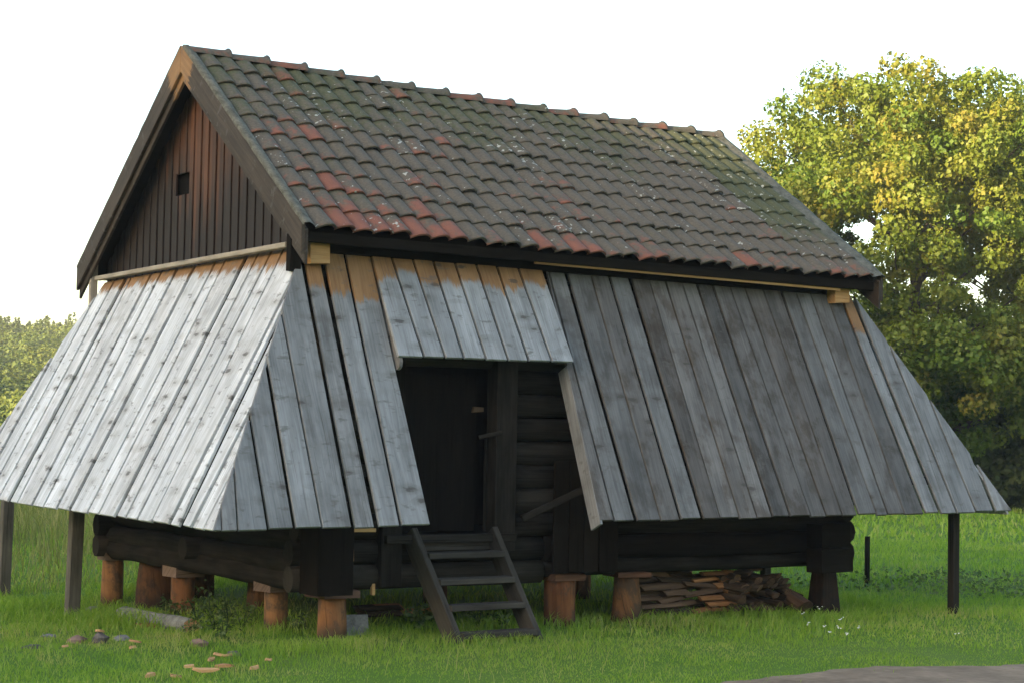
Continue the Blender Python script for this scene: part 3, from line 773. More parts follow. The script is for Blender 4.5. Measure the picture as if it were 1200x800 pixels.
# ------------------------------------------------------------------ firewood stack under the barn
def firewood(name, P, d, r, L, mat, label, group, split=False, seg=8):
    d = Vector(d).normalized(); u = Vector((0, 0, 1)); u = (u-d*u.z).normalized(); s = d.cross(u); n = seg
    if split:
        prof = [(-.9, -.55), (0, -.8), (.95, -.5), (.75, .35), (.1, .75), (-.7, .45)]
        prof = [(i*random.uniform(.8, 1.15), j*random.uniform(.75, 1.2)) for i, j in prof]
    else: prof = [(math.cos(2*math.pi*i/n)*random.uniform(.88, 1.08), math.sin(2*math.pi*i/n)*random.uniform(.85, 1.05)) for i in range(n)]
    V = []; uv = []
    n = len(prof)
    for k in (0, 1, 2):
        for i, (x, y) in enumerate(prof):
            w = 1+random.uniform(-.05, .05)
            V.append(d*(L*(k/2-.5)) + s*(x*r*w) + u*(y*r*w)); uv.append((L*k/2, i*r*.8))
    F = [tuple(range(n-1, -1, -1)), tuple(range(2*n, 3*n))]
    for k in (0, 1):
        for i in range(n):
            j = (i+1) % n; F.append((k*n+i, k*n+j, k*n+n+j, k*n+n+i))
    o = obj(name, V, F, mat, None, uvs=uv); o.location = P
    if not split:
        o.data.materials.append(FIREDARK); o.data.polygons[0].material_index = 1; o.data.polygons[1].material_index = 1
    tag(o, label, 'firewood', group); return o
FWG = 'firewood stacked under the barn'
for lay_y, rows in ((.42, 7), (.68, 6)):
    for zrow in range(rows):
        z = .045+zrow*.060
        x = 3.64+random.uniform(0, .05)
        xe = 5.0-zrow*.02
        while x < xe:
            L = random.uniform(.26, .5)
            bright = lay_y < .5 and 4.24 < x < 4.66 and random.random() < .8
            lay = random.uniform(-.18, .18)
            if bright:
                firewood('split_log', (x+L/2, lay_y-.06+random.uniform(-.06, .02), z), (1, lay, random.uniform(-.1, .1)), random.uniform(.04, .05), .3, FIREEND, 'bright orange split log near the middle of the stack under the barn', FWG, True); x += .24
            else:
                firewood('split_log', (x+L/2, lay_y+random.uniform(-.07, .06), z+random.uniform(-.01, .01)), (1, lay, random.uniform(-.14, .14)), random.uniform(.042, .062), L, random.choice((FIREDARK, FIREBARK, FIREDARK)), 'dull brown split log stacked lengthwise under the right half of the barn', FWG, True); x += L*.88
for k in range(56):
    x = random.uniform(4.68, 5.46); z = .05+random.random()*(.38-.28*max(0, (x-5.1)/.4))
    firewood('round_log', (x, .30+random.uniform(-.1, .12), z), (random.uniform(-.5, .5), 1, random.uniform(-.15, .15)), random.uniform(.04, .062), random.uniform(.28, .4), FIREBARK, 'dark round log in the end-on pile at the right of the stack', FWG)
firewood('round_log', (5.36, .02, .13), (.2, 1, .25), .105, .34, FIREDARK, 'thick reddish log end leaning at the right end of the firewood stack', FWG)
for k in range(8):
    firewood('split_log', (random.uniform(1.2, 1.9), 1.4+random.uniform(-.1, .1), .04+.05*(k//4)), (1, random.uniform(-.2, .2), 0), .05, random.uniform(.3, .45), random.choice((FIREDARK, FIREEND, FIREBARK)), 'split log in the small pile seen behind the wooden steps', 'firewood behind the steps', True)

# ------------------------------------------------------------------ small things on the ground
def rock(name, P, s, mat, label, cat, group=None, seed=0, rot=0.):
    V = []; F = []; rr = random.Random(seed); ns, nr = 9, 5
    for j in range(nr+1):
        ph = math.pi*j/nr
        for i in range(ns):
            th = 2*math.pi*i/ns
            v = Vector((math.sin(ph)*math.cos(th), math.sin(ph)*math.sin(th), math.cos(ph)))
            k = 1+.42*noise.noise(v*1.5+Vector((seed*3.7, 0, 0)))+.15*noise.noise(v*4+Vector((seed, 5, 0)))
            V.append((v.x*s[0]*k, v.y*s[1]*k, v.z*s[2]*k))
    for j in range(nr):
        for i in range(ns):
            F.append((j*ns+i, (j+1)*ns+i, (j+1)*ns+(i+1) % ns, j*ns+(i+1) % ns))
    o = obj(name, V, F, mat); o.location = Vector(P)-Vector((0, 0, .012)); o.rotation_euler = (0, 0, rot); tag(o, label, cat, group); return o
def gp(px, py, dz=0.): 
    p = hit(px, py, (0, 0, 0), (0, 0, 1))
    for _ in range(4): p = hit(px, py, (0, 0, gz(p.x, p.y)), (0, 0, 1))
    p.z += dz; return p
STONE2 = mat_flat('dark_stone', (.05, .045, .045), (.16, .14, .13), 9., .9, .6, .02)
STONE3 = mat_flat('reddish_stone', (.12, .075, .06), (.30, .20, .16), 9., .9, .6, .02)
rock('stone', gp(90, 753, .03), (.085, .06, .045), STONE3, 'rounded brownish stone lying in the grass left of the dark flat stone', 'stone', None, 3)
rock('stone', gp(117, 753, .04), (.075, .06, .06), STONE2, 'dark angular stone in the grass in front of the leftmost stumps', 'stone', None, 8)
rock('stone', gp(58, 746, .015), (.085, .05, .025), STONE, 'flat pale grey stone furthest up the grass on the left', 'stone', None, 12)
rock('stone', gp(36, 759, .015), (.09, .05, .025), STONE2, 'flat dark brown stone furthest left in the grass', 'stone', None, 15)
rock('stone', gp(142, 750, .025), (.07, .05, .04), STONE, 'small grey stone right of the dark angular stone', 'stone', None, 21)
rock('stone', gp(233, 757, .03), (.075, .05, .04), STONE3, 'brownish stone half buried in the dry grass above the wood chips', 'stone', None, 25)
rock('stone', gp(273, 768, .02), (.06, .04, .03), STONE2, 'small dark stone right of the pale wood chips', 'stone', None, 27)
rock('stone', gp(108, 716, .03), (.07, .06, .04), STONE, 'pale stone in the grass beside the near left skirt post', 'stone', None, 31)
def chip(px, py, L, w, label, rot, mat=CHIP):
    n = 7; V = []; bend = random.uniform(.0, .10)*L
    for k in range(n):
        a = 2*math.pi*k/n+random.uniform(-.25, .25); V.append((L*.5*math.cos(a)*random.uniform(.7, 1.1), w*.5*math.sin(a)*random.uniform(.6, 1.15), 0))
    V = [(x, y, bend*(2*x/L)**2) for x, y, z in V] + [(x*.9, y*.85, bend*(2*x/L)**2+.016+random.uniform(-.004, .008)) for x, y, z in V]
    F = [tuple(range(n-1, -1, -1)), tuple(range(n, 2*n))] + [(k, (k+1) % n, n+(k+1) % n, n+k) for k in range(n)]
    o = obj('wood_chip', V, F, mat, None, uvs=[(v[0], v[1]+v[2]) for v in V]); o.location = gp(px, py, .026); o.rotation_euler = (random.uniform(-.25, .25), random.uniform(-.2, .2), rot)
    tag(o, label, 'wood chip', 'wood chips in the grass'); return o
for px, py, L, w, ro, lab in ((260, 773, .16, .07, -.3, 'pale curved wood chip at the top of the scatter in the grass'), (247, 778, .10, .06, .6, 'short orange wood chip left of the pale curved one'),
    (240, 791, .22, .06, -.5, 'longest pale wood chip lowest in the scatter'), (262, 785, .16, .07, -.45, 'broad pale wood chip right of the longest one'),
    (221, 786, .10, .06, -.3, 'orange wood chip left of the longest pale chip'), (176, 796, .10, .06, .2, 'pale wood chip at the bottom edge of the grass, furthest left'),
    (206, 797, .10, .05, 0, 'pale wood chip at the bottom edge of the grass below the scatter'), (298, 787, .10, .06, .4, 'brown wood chip right of the scatter'),
    (315, 778, .07, .05, .1, 'small orange wood chip furthest right in the grass'), (158, 756, .12, .05, -.4, 'orange wood chip right of the grey stones'), (156, 763, .07, .05, .3, 'reddish wood chip just below the orange one by the stones'), (76, 762, .06, .04, 0, 'small orange chip in front of the rounded stone'),
    (114, 745, .09, .08, .8, 'pale orange chip resting on top of the dark angular stone')):
    c_ = chip(px, py, L, w, lab, ro)
    if py == 745: c_.location = gp(117, 753, .09); 
# fallen mossy log and its torn orange end
la = gp(146, 727, .06); lb = gp(224, 741, .05)
FL = log('fallen_log', la, lb, .085, LOGBARK, None, seg=12, rings=8, rough=.3, taper=.8, ends=CHIP)
tag(FL, 'short grey lichen covered log lying in the grass before the left stumps', 'log')
b_ = firewood('split_log', gp(181, 735, .02), (1, -.3, 0), .05, .3, FIREEND, 'reddish torn piece of wood lying against the fallen grey log', None, True); b_['category'] = 'wood piece'
# slab leaning on the front left stump
p1 = gp(392, 745); p2 = gp(434, 743)
slb = slab('stone_slab', [p1+Vector((0, 0, -.05)), p2+Vector((0, 0, -.05)), p2+Vector((0, .04, .17)), p1+Vector((0, .04, .175))], (0, -1, .1), .05, STONE, None, ch=.012)
tag(slb, 'upright grey stone slab leaning against the front left stump', 'stone slab')
# stake in the field
sp = gp(1016, 687)
stake = beam('stake', sp+Vector((0, 0, -.1)), sp+Vector((0, 0, .60)), .05, .05, TARRED, None, upv=(0, 1, 0)); tag(stake, 'thin dark stake standing in the field between barn and right skirt post', 'stake')

# ------------------------------------------------------------------ leaves, grass and trees (numpy)
def vnoise(x, y, s, seed=0):
    """smooth value noise on numpy arrays, 0..1"""
    x = x*s+seed*17.3; y = y*s+seed*5.1
    xi = np.floor(x).astype(int); yi = np.floor(y).astype(int); fx = x-xi; fy = y-yi
    fx = fx*fx*(3-2*fx); fy = fy*fy*(3-2*fy)
    def h(a, b):
        n = (a*374761393 + b*668265263 + seed*982451653) & 0x7fffffff
        n = ((n ^ (n >> 13))*1274126177) & 0x7fffffff
        return ((n ^ (n >> 16)) & 0xffff)/65535.
    return (h(xi, yi)*(1-fx)+h(xi+1, yi)*fx)*(1-fy) + (h(xi, yi+1)*(1-fx)+h(xi+1, yi+1)*fx)*fy
def tri_object(name, co, tris, var, mat, parent=None):
    me = bpy.data.meshes.new(name); nv = len(co); nf = len(tris)
    me.vertices.add(nv); me.vertices.foreach_set('co', co.astype(np.float32).ravel())
    me.loops.add(nf*3); me.loops.foreach_set('vertex_index', tris.astype(np.int32).ravel())
    me.polygons.add(nf); me.polygons.foreach_set('loop_start', np.arange(0, nf*3, 3, dtype=np.int32))
    me.update(calc_edges=True)
    at = me.attributes.new('leafvar', 'FLOAT', 'POINT'); at.data.foreach_set('value', var.astype(np.float32))
    me.materials.append(mat)
    o = bpy.data.objects.new(name, me); COL.objects.link(o)
    if parent is not None: o.parent = parent
    return o
def blades(x, y, z, h, w, lean, var):
    """bent grass blades: 5 vertices, 3 triangles each"""
    n = len(x); a = rng.uniform(0, 2*np.pi, n); cx, sx = np.cos(a), np.sin(a); b = rng.uniform(0, 2*np.pi, n); lx, ly = np.cos(b)*lean*h, np.sin(b)*lean*h
    co = np.zeros((n, 5, 3))
    for k, (t, ww, l) in enumerate(((0, 1, 0), (0, -1, 0), (.55, .8, .3), (.55, -.8, .3), (1, 0, 1))):
        co[:, k, 0] = x + cx*w*ww*.5 + lx*l; co[:, k, 1] = y + sx*w*ww*.5 + ly*l; co[:, k, 2] = z + h*t*(1-.25*l*lean)
    base = (np.arange(n)*5)[:, None]
    tr = np.stack([base+np.array([0, 1, 3]), base+np.array([0, 3, 2]), base+np.array([2, 3, 4])], 1).reshape(-1, 3)
    return co.reshape(-1, 3), tr, np.repeat(var, 5)
def gz_np(x, y):
    b = -.16*np.clip((y-.3)/3.5, 0, 1)*np.clip((1.4-x)/1.8, 0, 1)
    return b + np.array([gz(i, j) for i, j in zip(x, y)]) - b if False else np.array([gz(i, j) for i, j in zip(x, y)])
GRASS = mat_leaf('grass_blade', [(.22, (.080, .165, .014)), (.45, (.155, .285, .026)), (.62, (.220, .350, .040)), (.85, (.36, .35, .13))], .45, .5)
TALL = mat_leaf('tall_grass_blade', [(.22, (.07, .10, .022)), (.5, (.16, .19, .05)), (.8, (.34, .31, .14))], .35, .3)
WEED = mat_leaf('weed_leaf', [(.2, (.028, .060, .020)), (.5, (.070, .120, .038)), (.85, (.16, .20, .08))], .3, 1.2)
def sector(n, r0, r1, half=.52, c=0.):
    a = yaw + c + rng.uniform(-half, half, n); r = np.sqrt(rng.uniform(r0*r0, r1*r1, n))
    return CAM.x+np.sin(a)*r, CAM.y+np.cos(a)*r
def meadow():
    cos, trs, vs = [], [], []; off = 0
    for n, r0, r1, hh, ww in ((118000, 9.6, 16, .055, .0055), (90000, 16, 22, .065, .008), (62000, 22, 33, .09, .013), (56000, 33, 62, .14, .035)):
        x, y = sector(n, r0, r1)
        inside = (x > .1) & (x < 5.9) & (y > .5) & (y < 4.6)
        pth = (x > 1.0) & (y < np.array([path_edge(v) for v in x])-.02+.05*(vnoise(x, y, 6, 3)-.5)) & (y > -6.2)
        keep = ~(inside & (rng.random(n) < .75)) & ~(pth & (rng.random(n) < .90+.095*np.clip((-3.55-y)/.5, 0, 1)))
        dryp = (np.hypot(x+.9, (y+.4)*1.2) < 1.5) & (rng.random(n) < .35)
        keep &= ~dryp
        x, y = x[keep], y[keep]; n = len(x)
        cl = vnoise(x, y, 1.6, 1)*.6 + vnoise(x, y, 5., 2)*.4
        h = hh*(.35+1.5*cl**1.5)*rng.uniform(.6, 1.35, n)
        near = ((x > -1.3) & (x < 7.4) & (y > -1.0) & (y < 5.6))
        h = np.where(near, h*1.5, h)
        h = np.where((x < -.5) & (y > 1.5), h*1.5, h)
        trod = np.clip((-1.3-y)/1.2, 0, 1)*(y > -9); h *= 1-.50*trod
        var = np.clip(.62*rng.random(n)+.38*vnoise(x, y, .9, 6)+.10*(vnoise(x, y, .25, 8)-.5), 0, 1)
        dry = np.hypot(x+1.0, (y+.5)*1.1) < 1.5
        var = np.where(dry, np.clip(.5*var+.75*vnoise(x, y, 3, 4), 0, 1.3), var)
        co, tr, v = blades(x, y, gz_np(x, y)-.004, h, ww*rng.uniform(.7, 1.3, n), rng.uniform(.25, .9, n), var)
        cos.append(co); trs.append(tr+off); vs.append(v); off += len(co)
    x, y = sector(2600, 10.8, 24); k = ~((x > 1.0) & (y < -3.2)) & ~((x > .1) & (x < 5.9) & (y > .5) & (y < 4.6)) & (vnoise(x, y, .8, 11) > .42); x, y = x[k], y[k]; n = len(x)
    co, tr, v = blades(x, y, gz_np(x, y), rng.uniform(.08, .20, n), np.full(n, .0045), rng.uniform(.2, .8, n), rng.uniform(.75, 1.25, n))
    cos.append(co); trs.append(tr+off); vs.append(v); off += len(co)
    o = tri_object('grass', np.concatenate(cos), np.concatenate(trs), np.concatenate(vs), GRASS); tag(o, 'short green grass covering the ground round the barn', 'grass', kind='stuff')
    # tall pale meadow grass left behind the barn
    x, y = sector(36000, 20, 60, .20, -.27)
    k = (vnoise(x, y, .5, 5) > .2) & ~((x > -1.6) & (y < 6.3)); x, y = x[k], y[k]; n = len(x)
    d = np.hypot(x-CAM.x, y-CAM.y)
    co, tr, v = blades(x, y, gz_np(x, y), np.clip((d-18)/10, .25, 1)*rng.uniform(.25, .75, n), .0004*d*rng.uniform(.8, 1.8, n), rng.uniform(.1, .6, n), np.clip(.5*rng.random(n)+.5*vnoise(x, y, .6, 7), 0, 1))
    o = tri_object('tall_grass', co, tr, v, TALL); tag(o, 'tall pale meadow grass behind the left skirt posts', 'grass', kind='stuff')
meadow()
def leaf_cards(P, size, var, flat=.0, aspect=.75, out=None, wild=.42):
    """folded leaves: 4 vertices, 2 triangles, random facing; flat biases them towards lying level"""
    n = len(P); N = rng.normal(size=(n, 3))
    if out is not None: N = N*wild + out*.9 + np.array([0, 0, .35])
    else: N[:, 2] = np.abs(N[:, 2])*(1+flat*2)+flat; N /= np.linalg.norm(N, axis=1)[:, None]
    T = rng.normal(size=(n, 3)); T -= N*np.sum(T*N, 1)[:, None]; T /= np.linalg.norm(T, axis=1)[:, None]; B = np.cross(N, T)
    s = size[:, None]; co = np.zeros((n, 4, 3))
    co[:, 0] = P - T*s*.5; co[:, 1] = P + B*s*.5*aspect + N*s*.14; co[:, 2] = P + T*s*.5; co[:, 3] = P - B*s*.5*aspect + N*s*.14
    b = (np.arange(n)*4)[:, None]
    tr = np.stack([b+np.array([0, 1, 2]), b+np.array([0, 2, 3])], 1).reshape(-1, 3)
    return co.reshape(-1, 3), tr, np.repeat(var, 4)
def weed_patch():
    x, y = sector(9000, 19.5, 25.5, .17, .18)
    d = np.hypot(x-CAM.x, y-CAM.y)
    k = (x > 7.4) & (np.abs(d-22.3-1.2*(vnoise(x, y, .5, 3)-.5)) < .3+1.3*vnoise(x, y, .35, 9)); x, y = x[k], y[k]; n = len(x)
    P = np.stack([x, y, gz_np(x, y)+rng.uniform(.02, .17, n)*(.4+vnoise(x, y, 2, 4))], 1)
    co, tr, v = leaf_cards(P, rng.uniform(.03, .07, n), rng.uniform(.3, .9, n), .3)
    o = tri_object('weeds', co, tr, v, WEED); tag(o, 'dark low weeds in a band across the field right of the barn', 'weeds', kind='stuff')
weed_patch()
def plant(name, P, h, n, mat, label, group, spread=.5, leaf=.06, cat='plant'):
    root = empty(name, P); tag(root, label, cat, group)
    pts = []; stems = []
    for s in range(max(3, n//18)):
        a = random.uniform(0, 6.28); tip = Vector((math.cos(a)*spread*h*random.uniform(.2, 1), math.sin(a)*spread*h*random.uniform(.2, 1), h*random.uniform(.65, 1)))
        stems.append(tip)
        for k in range(18):
            t = random.uniform(.15, 1); pts.append(tip*t + Vector((random.gauss(0, .3*leaf+.1*h), random.gauss(0, .3*leaf+.1*h), random.gauss(0, .03))))
    P_ = np.array([tuple(p) for p in pts]); m = len(P_)
    co, tr, v = leaf_cards(P_, rng.uniform(.6, 1.3, m)*leaf, rng.uniform(0, 1, m), .4, .6); co[:, 2] = np.maximum(co[:, 2], .0)
    tri_object('leaves', co, tr, v, mat, root)
    V = []; F = []
    for tip in stems:
        b = len(V); w = .005
        for q, k in ((Vector((0, 0, -.02)), 1.), (tip*.5+Vector((0, 0, .03)), .8), (tip, .4)):
            V += [q+Vector((w*k, 0, 0)), q+Vector((-w*k*.5, w*k*.8, 0)), q+Vector((-w*k*.5, -w*k*.8, 0))]
        for r_ in (0, 3):
            for i in range(3): F.append((b+r_+i, b+r_+(i+1) % 3, b+r_+3+(i+1) % 3, b+r_+3+i))
    obj('stem', V, F, mat, root)
    return root
for px, py, h, n in ((190, 722, .20, 60), (205, 728, .18, 40), (232, 730, .28, 70), (252, 738, .26, 70), (268, 735, .30, 80), (284, 738, .26, 60), (246, 722, .30, 60), (225, 745, .16, 50), (262, 748, .20, 60), (350, 738, .16, 40)):
    lab = {190: 'weed behind the left half of the fallen grey log', 205: 'small weed just left of the capped middle stump', 232: 'weed right of the foot of the capped middle stump', 252: 'weed in the middle of the gap between the two capped gable stumps',
           268: 'tall weed nearest the left side of the front capped gable stump', 284: 'weed touching the left foot of the front capped gable stump', 246: 'tall weed farthest back between the two capped gable stumps', 225: 'short weed at the right end of the fallen grey log',
           262: 'short weed nearest the viewer between the capped gable stumps', 350: 'small weed in the shade between the front corner stump and its neighbour'}[px]
    plant('weed', gp(px, py), h, n, WEED, lab, 'weeds at the left gable', .55, .05)
for px, py, h, n in ((492, 737, .24, 80), (505, 728, .22, 60), (560, 735, .20, 80), (592, 738, .20, 70)):
    lab = {492: 'weed furthest left of the foot of the wooden steps', 505: 'weed close against the left side of the wooden steps', 560: 'weed under the left half of the wooden steps', 592: 'weed under the right half of the wooden steps'}[px]
    plant('weed', gp(px, py), h, n, WEED, lab, 'weeds by the steps', .7, .06)
PETAL = mat_flat('white_petal', (.62, .62, .58), (.82, .82, .78), 20., .7, .1)
FSTEM = mat_flat('flower_stem', (.04, .08, .02), (.09, .14, .04), 20., .8, .1)
for px, py in ((940, 716), (946, 731), (961, 716), (966, 733), (970, 741), (983, 738), (985, 728), (1005, 735), (992, 744), (1120, 742)):
    g = gp(px, py+9); root = empty('flower', g); tag(root, 'small white flower in the grass near the right front stump', 'flower', 'white flowers near the right stump')
    hgt = random.uniform(.06, .11); V = [(.003, 0, -.01), (-.002, .003, -.01), (-.002, -.003, -.01), (.012, 0, hgt), (.009, .002, hgt), (.009, -.002, hgt)]
    obj('stem', V, [(0, 1, 4, 3), (1, 2, 5, 4), (2, 0, 3, 5)], FSTEM, root)
    V = []; F = []
    for b in range(4):
        cx, cy, cz = random.uniform(-.02, .03), random.uniform(-.02, .02), hgt+random.uniform(-.01, .015); i0 = len(V); V.append((cx, cy, cz+.004))
        for k in range(7):
            a = 2*math.pi*k/7; V.append((cx+.010*math.cos(a), cy+.010*math.sin(a), cz+.004*math.sin(3*a)))
        F += [(i0, i0+1+k, i0+1+(k+1) % 7) for k in range(7)]
    obj('flower_head', V, F, PETAL, root)

# ------------------------------------------------------------------ trees
def tube(V, F, pts, rads, seg=8):
    b = len(V); n = len(pts)
    for k, (p, r) in enumerate(zip(pts, rads)):
        d = (pts[min(k+1, n-1)]-pts[max(k-1, 0)]).normalized()
        u = d.cross(Vector((.3, 1, .2))).normalized(); s = d.cross(u)
        for i in range(seg):
            a = 2*math.pi*i/seg; V.append(p+u*(r*math.cos(a))+s*(r*math.sin(a)))
    for k in range(n-1):
        for i in range(seg):
            j = (i+1) % seg; F.append((b+k*seg+i, b+k*seg+j, b+(k+1)*seg+j, b+(k+1)*seg+i))
def broadleaf(P, H, rad, z0, nclump, per, leaf, mat, label, group=None, seed=1, cs=.75, base=.45, name='broadleaf_tree'):
    rr = random.Random(seed); root = empty(name, P); tag(root, label, 'tree', group)
    zc = lerp(z0, H, base); up = H-zc; dn = zc-z0
    cl = []; tries = 0
    while len(cl) < nclump and tries < 9000:
        tries += 1
        v = Vector((rr.gauss(0, 1), rr.gauss(0, 1), rr.gauss(0, 1))).normalized()
        k = rr.uniform(.3, 1.0)**.45
        bump = .97+.07*noise.noise(v*1.7+Vector((seed*7.1, 0, 0)))
        vz = math.copysign(abs(v.z)**.8, v.z); p = Vector((v.x*rad*k*bump, v.y*rad*k*bump, zc+vz*(up if v.z > 0 else dn)*k*(bump if v.z > 0 else 1)))
        if any((p-q[0]).length < .45*cs*rr.uniform(.7, 1.2) for q in cl): continue
        cl.append((p, cs*rr.uniform(.65, 1.25), k))
    # trunk and limbs
    V = []; F = []; tp = []
    for k in range(8):
        t = k/7; tp.append(Vector((.25*math.sin(t*3+seed)*t, .2*math.cos(t*2.3+seed)*t, -.3+t*(H*.62+.3))))
    r0 = .03*H
    tube(V, F, tp, [r0*(1.25 if k == 0 else 1-.8*k/7) for k in range(8)], 10)
    for p, s, k in rr.sample(cl, min(len(cl), 46)):
        h = max(H*.12, min(H*.58, p.z - (p.xy.length)*.75)); t = (h+.3)/(H*.62+.3)*7; i = int(min(6, t)); a = tp[i].lerp(tp[i+1], min(1, t-i))
        mid = a.lerp(p, .5)+Vector((rr.uniform(-.2, .2), rr.uniform(-.2, .2), rr.uniform(-.05, .3)))
        rb = r0*.22*rr.uniform(.6, 1.1)
        tube(V, F, [a, a.lerp(mid, .55)+Vector((0, 0, .05)), mid, mid.lerp(p, .6)+Vector((rr.uniform(-.1, .1), 0, .08)), p], [rb, rb*.8, rb*.6, rb*.4, .012], 6)
    obj('trunk', V, F, BARK, root, True)
    # leaves: sprays arranged on the outer half of every clump, drooping a little
    Ps = []; Os = []; Vs = []
    for p, s, k in cl:
        m = int(per*(s/cs)**2); d = rng.normal(size=(m, 3)); d /= np.linalg.norm(d, axis=1)[:, None]
        q = d*(rng.uniform(.25, 1, m)**.5)[:, None]*np.array([s, s, s*.62]); q[:, 2] -= .10*(q[:, 0]**2+q[:, 1]**2)/s
        q += .35*s*(np.stack([vnoise(d[:, 0]*3+p.x, d[:, 1]*3, 1.7, i+1) for i in range(3)], 1)-.5)
        Ps.append(q+np.array(p)); Os.append(d); Vs.append(np.clip(.30*rng.random(m)+.55*rr.random()+.15*(p.z-z0)/(H-z0), 0, 1))
    Ps = np.concatenate(Ps); n = len(Ps)
    co, tr, v = leaf_cards(Ps, leaf*rng.uniform(.6, 1.35, n), np.concatenate(Vs), .25, .85, np.concatenate(Os))
    tri_object('crown', co, tr, v, mat, root)
    return root
MAPLE = mat_leaf('maple_leaf', [(.15, (.040, .088, .012)), (.40, (.088, .150, .018)), (.65, (.155, .190, .024)), (.95, (.25, .185, .035))], .45, .45)
DARKLEAF = mat_leaf('dark_leaf', [(.2, (.025, .048, .014)), (.5, (.05, .080, .022)), (.85, (.10, .12, .035))], .35, .5)
def at_dist(px, D):
    v = ray(px, 500); v = Vector((v.x, v.y, 0)); k = D/math.hypot(v.x, v.y); p = CAM+v*k; return Vector((p.x, p.y, gz(p.x, p.y)))
broadleaf(at_dist(1066, 48), 11.75, 5.6, 1.4, 780, 370, .108, MAPLE, 'large yellow-green broadleaf tree behind the right end of the roof', None, 6, .58, .40)
broadleaf(at_dist(1228, 58), 12.4, 4.2, 1.4, 170, 480, .17, DARKLEAF, 'darker tree at the right edge behind the yellow-green one', None, 9, 1.0, .5)
for i, (px, D, H, rad, lab) in enumerate(((1150, 51, 4.2, 2.3, 'dark bush under the yellow-green tree, left of the one at the right edge'), (1218, 50, 4.0, 2.2, 'dark bush at the right edge beneath the trees'), (1085, 54, 4.2, 2.4, 'dark bush half hidden behind the right slope of the skirt'))):
    b_ = broadleaf(at_dist(px, D), H, rad, .05, 70, 380, .15, DARKLEAF, lab, None, 20+i, .75, .4, 'bush'); b_['category'] = 'bush'

# ------------------------------------------------------------------ the wooded hillside far left and an unseen ridge shaped to keep the evening sun off the barn
def hill_mesh(name, cx, cy, lx, ly, h, seed, rot, n=40, rough=.18):
    V = []; F = []; c, s = math.cos(rot), math.sin(rot)
    for j in range(n+1):
        for i in range(n+1):
            u = i/n*2-1; v = j/n*2-1
            e = max(0, 1-u*u)*max(0, 1-v*v)**.8
            z = h*e*(1+rough*noise.noise(Vector((u*3, v*3, seed))) ) - .6
            x = cx+c*u*lx-s*v*ly; y = cy+s*u*lx+c*v*ly
            V.append((x, y, z))
    for j in range(n):
        for i in range(n): F.append((j*(n+1)+i, j*(n+1)+i+1, (j+1)*(n+1)+i+1, (j+1)*(n+1)+i))
    o = obj(name, V, F, HILLM, None, True); o['kind'] = 'structure'; return V, n
HILLM = mat_flat('hill_floor', (.06, .10, .018), (.12, .17, .035), .3, .95, .3, .3)
def hillz(a, r):                     # a: bearing from the view axis, r: metres from the barn yard
    t = min(1, max(0, (r-95)/150)); t = t*t*(3-2*t)
    fade = min(1, max(0, (.06-a)/.16))*min(1, max(0, (a+.85)/.2))
    return (1.2+11.0*t*fade)*(1+.10*noise.noise(Vector((a*14, r*.012, 4.)))) + t*1.3*noise.noise(Vector((a*45, r*.03, 8.))) - 1.0*(1-t)
def hill():
    V = []; F = []; na, nr = 50, 24
    for i in range(na+1):
        a = -.85+.91*i/na
        for j in range(nr+1):
            r = 90+230*j/nr
            z = hillz(a, r) if r < 300 else hillz(a, r)-2
            V.append((CAM.x+math.sin(yaw+a)*r, CAM.y+math.cos(yaw+a)*r, z))
    for i in range(na):
        for j in range(nr): F.append((i*(nr+1)+j, (i+1)*(nr+1)+j, (i+1)*(nr+1)+j+1, i*(nr+1)+j+1))
    o = obj('hill', V, F, HILLM, None, True); o['kind'] = 'structure'
hill()
HILLLEAF = mat_leaf('hill_leaf', [(.15, (.045, .075, .022)), (.42, (.090, .130, .030)), (.62, (.15, .175, .034)), (.92, (.26, .22, .045))], .35, .05)
def hill_wood():
    cos, trs, vs = [], [], []; off = 0
    for k in range(4200):
        a = random.uniform(-.42, -.10); r = random.uniform(105, 262)
        b = hillz(a, r); x = CAM.x+math.sin(yaw+a)*r; y = CAM.y+math.cos(yaw+a)*r
        vis = -.34 < a < -.18
        kk = .5+.5*noise.noise(Vector((a*60, r*.05, 2.)))
        H = (1.1+2.4*kk*random.uniform(.6, 1.2))*(.75+.25*r/250); conif = random.random() < (.75 if r > 215 else .1)*(.3+kk)
        m = 110 if vis else 14; t = rng.random(m); th = rng.uniform(0, 6.28, m)
        w = (.95*(1-t*.9) if conif else 1.5*np.sqrt(np.maximum(.05, 1-(2*t-1)**2)))*H/3.5
        rr = w*rng.uniform(.6, 1, m)
        P = np.stack([x+np.cos(th)*rr, y+np.sin(th)*rr, b-.4+H*t*(1.2 if conif else 1)], 1)
        O = np.stack([np.cos(th), np.sin(th), (t-.4)*1.5], 1)
        co, tr, v = leaf_cards(P, rng.uniform(.20, .40, m)*(1 if vis else 2.5), np.clip(rng.uniform(0, .08, m)+(.0 if conif else .1+.6*kk*random.uniform(.6, 1.1)), 0, 1), .2, .8, O, .16)
        cos.append(co); trs.append(tr+off); vs.append(v); off += len(co)
    o = tri_object('hillside_wood', np.concatenate(cos), np.concatenate(trs), np.concatenate(vs), HILLLEAF); tag(o, 'sunlit wood covering the distant hillside at the far left', 'wood', kind='stuff')
hill_wood()
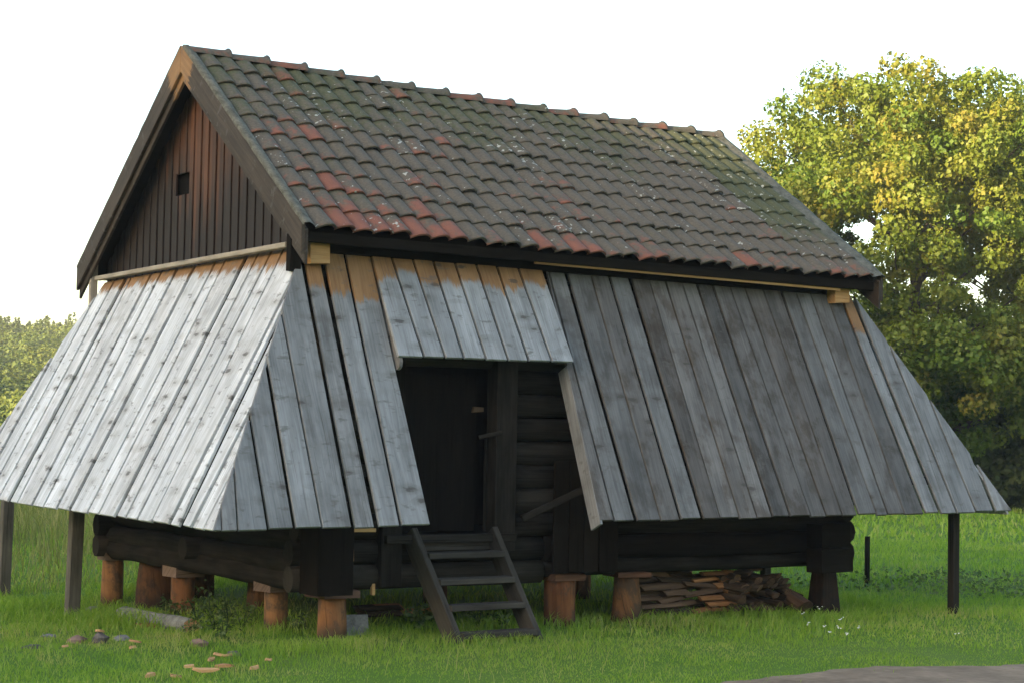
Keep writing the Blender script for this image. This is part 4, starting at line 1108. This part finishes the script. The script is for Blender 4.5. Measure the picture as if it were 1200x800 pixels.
# unseen ridge left of the frame, shaped to shade barn and tree
def shade_ridge():
    V = []; F = []; n = 120; D = 95.
    side = Vector((-sdir.y, sdir.x, 0)).normalized(); out = Vector((sdir.x, sdir.y, 0)).normalized()
    hgt = 5.3 + D*math.tan(SUN_EL)
    for i in range(n+1):
        t = i/n*2-1; c = out*D + side*(t*95) + Vector((3, 1, 0))
        lat = t*95                                    # crest raised to the north so its shade covers the lower crown
        z = hgt + 1.6*noise.noise(Vector((t*9, 0, 2.))) + .7*noise.noise(Vector((t*40, 0, 5.)))
        k = min(1, max(0, (-lat-6)/4.)); z += k*(4.6 + 2.6*noise.noise(Vector((t*38, 3., 2.))) + 1.5*noise.noise(Vector((t*110, 1., 5.))))
        z *= min(1, (1-abs(t))*8)
        for k, (o_, zz) in enumerate(((-14, -.5), (-9, z*.55), (-2, z*.95), (0, z), (4, z*.9), (14, z*.4), (24, -.5))):
            q = c+out*o_; V.append((q.x, q.y, zz))
    for i in range(n):
        for k in range(6): F.append((i*7+k, i*7+k+1, i*7+k+8, i*7+k+7))
    o = obj('hill', V, F, HILLM, None, True); o['kind'] = 'structure'  # shade caster, stays out of view
shade_ridge()

# ------------------------------------------------------------------ evening haze in the valley
def haze():
    x0, x1, y0, y1, z0, z1 = -780, 980, -480, 1180, -2.2, 36
    V = [(x, y, z) for z in (z0, z1) for y in (y0, y1) for x in (x0, x1)]
    F = [(0, 2, 3, 1), (4, 5, 7, 6), (0, 1, 5, 4), (2, 6, 7, 3), (0, 4, 6, 2), (1, 3, 7, 5)]
    m = bpy.data.materials.new('haze'); m.use_nodes = True; n = m.node_tree; n.nodes.clear()
    o = n.nodes.new('ShaderNodeOutputMaterial'); v = n.nodes.new('ShaderNodeVolumePrincipled')
    v.inputs['Color'].default_value = (.93, .94, .95, 1); v.inputs['Density'].default_value = .00055; v.inputs['Anisotropy'].default_value = .2
    n.links.new(v.outputs[0], o.inputs['Volume'])
    tag(obj('haze', V, F, m), 'thin pale evening haze over the valley', 'haze', kind='stuff')
haze()
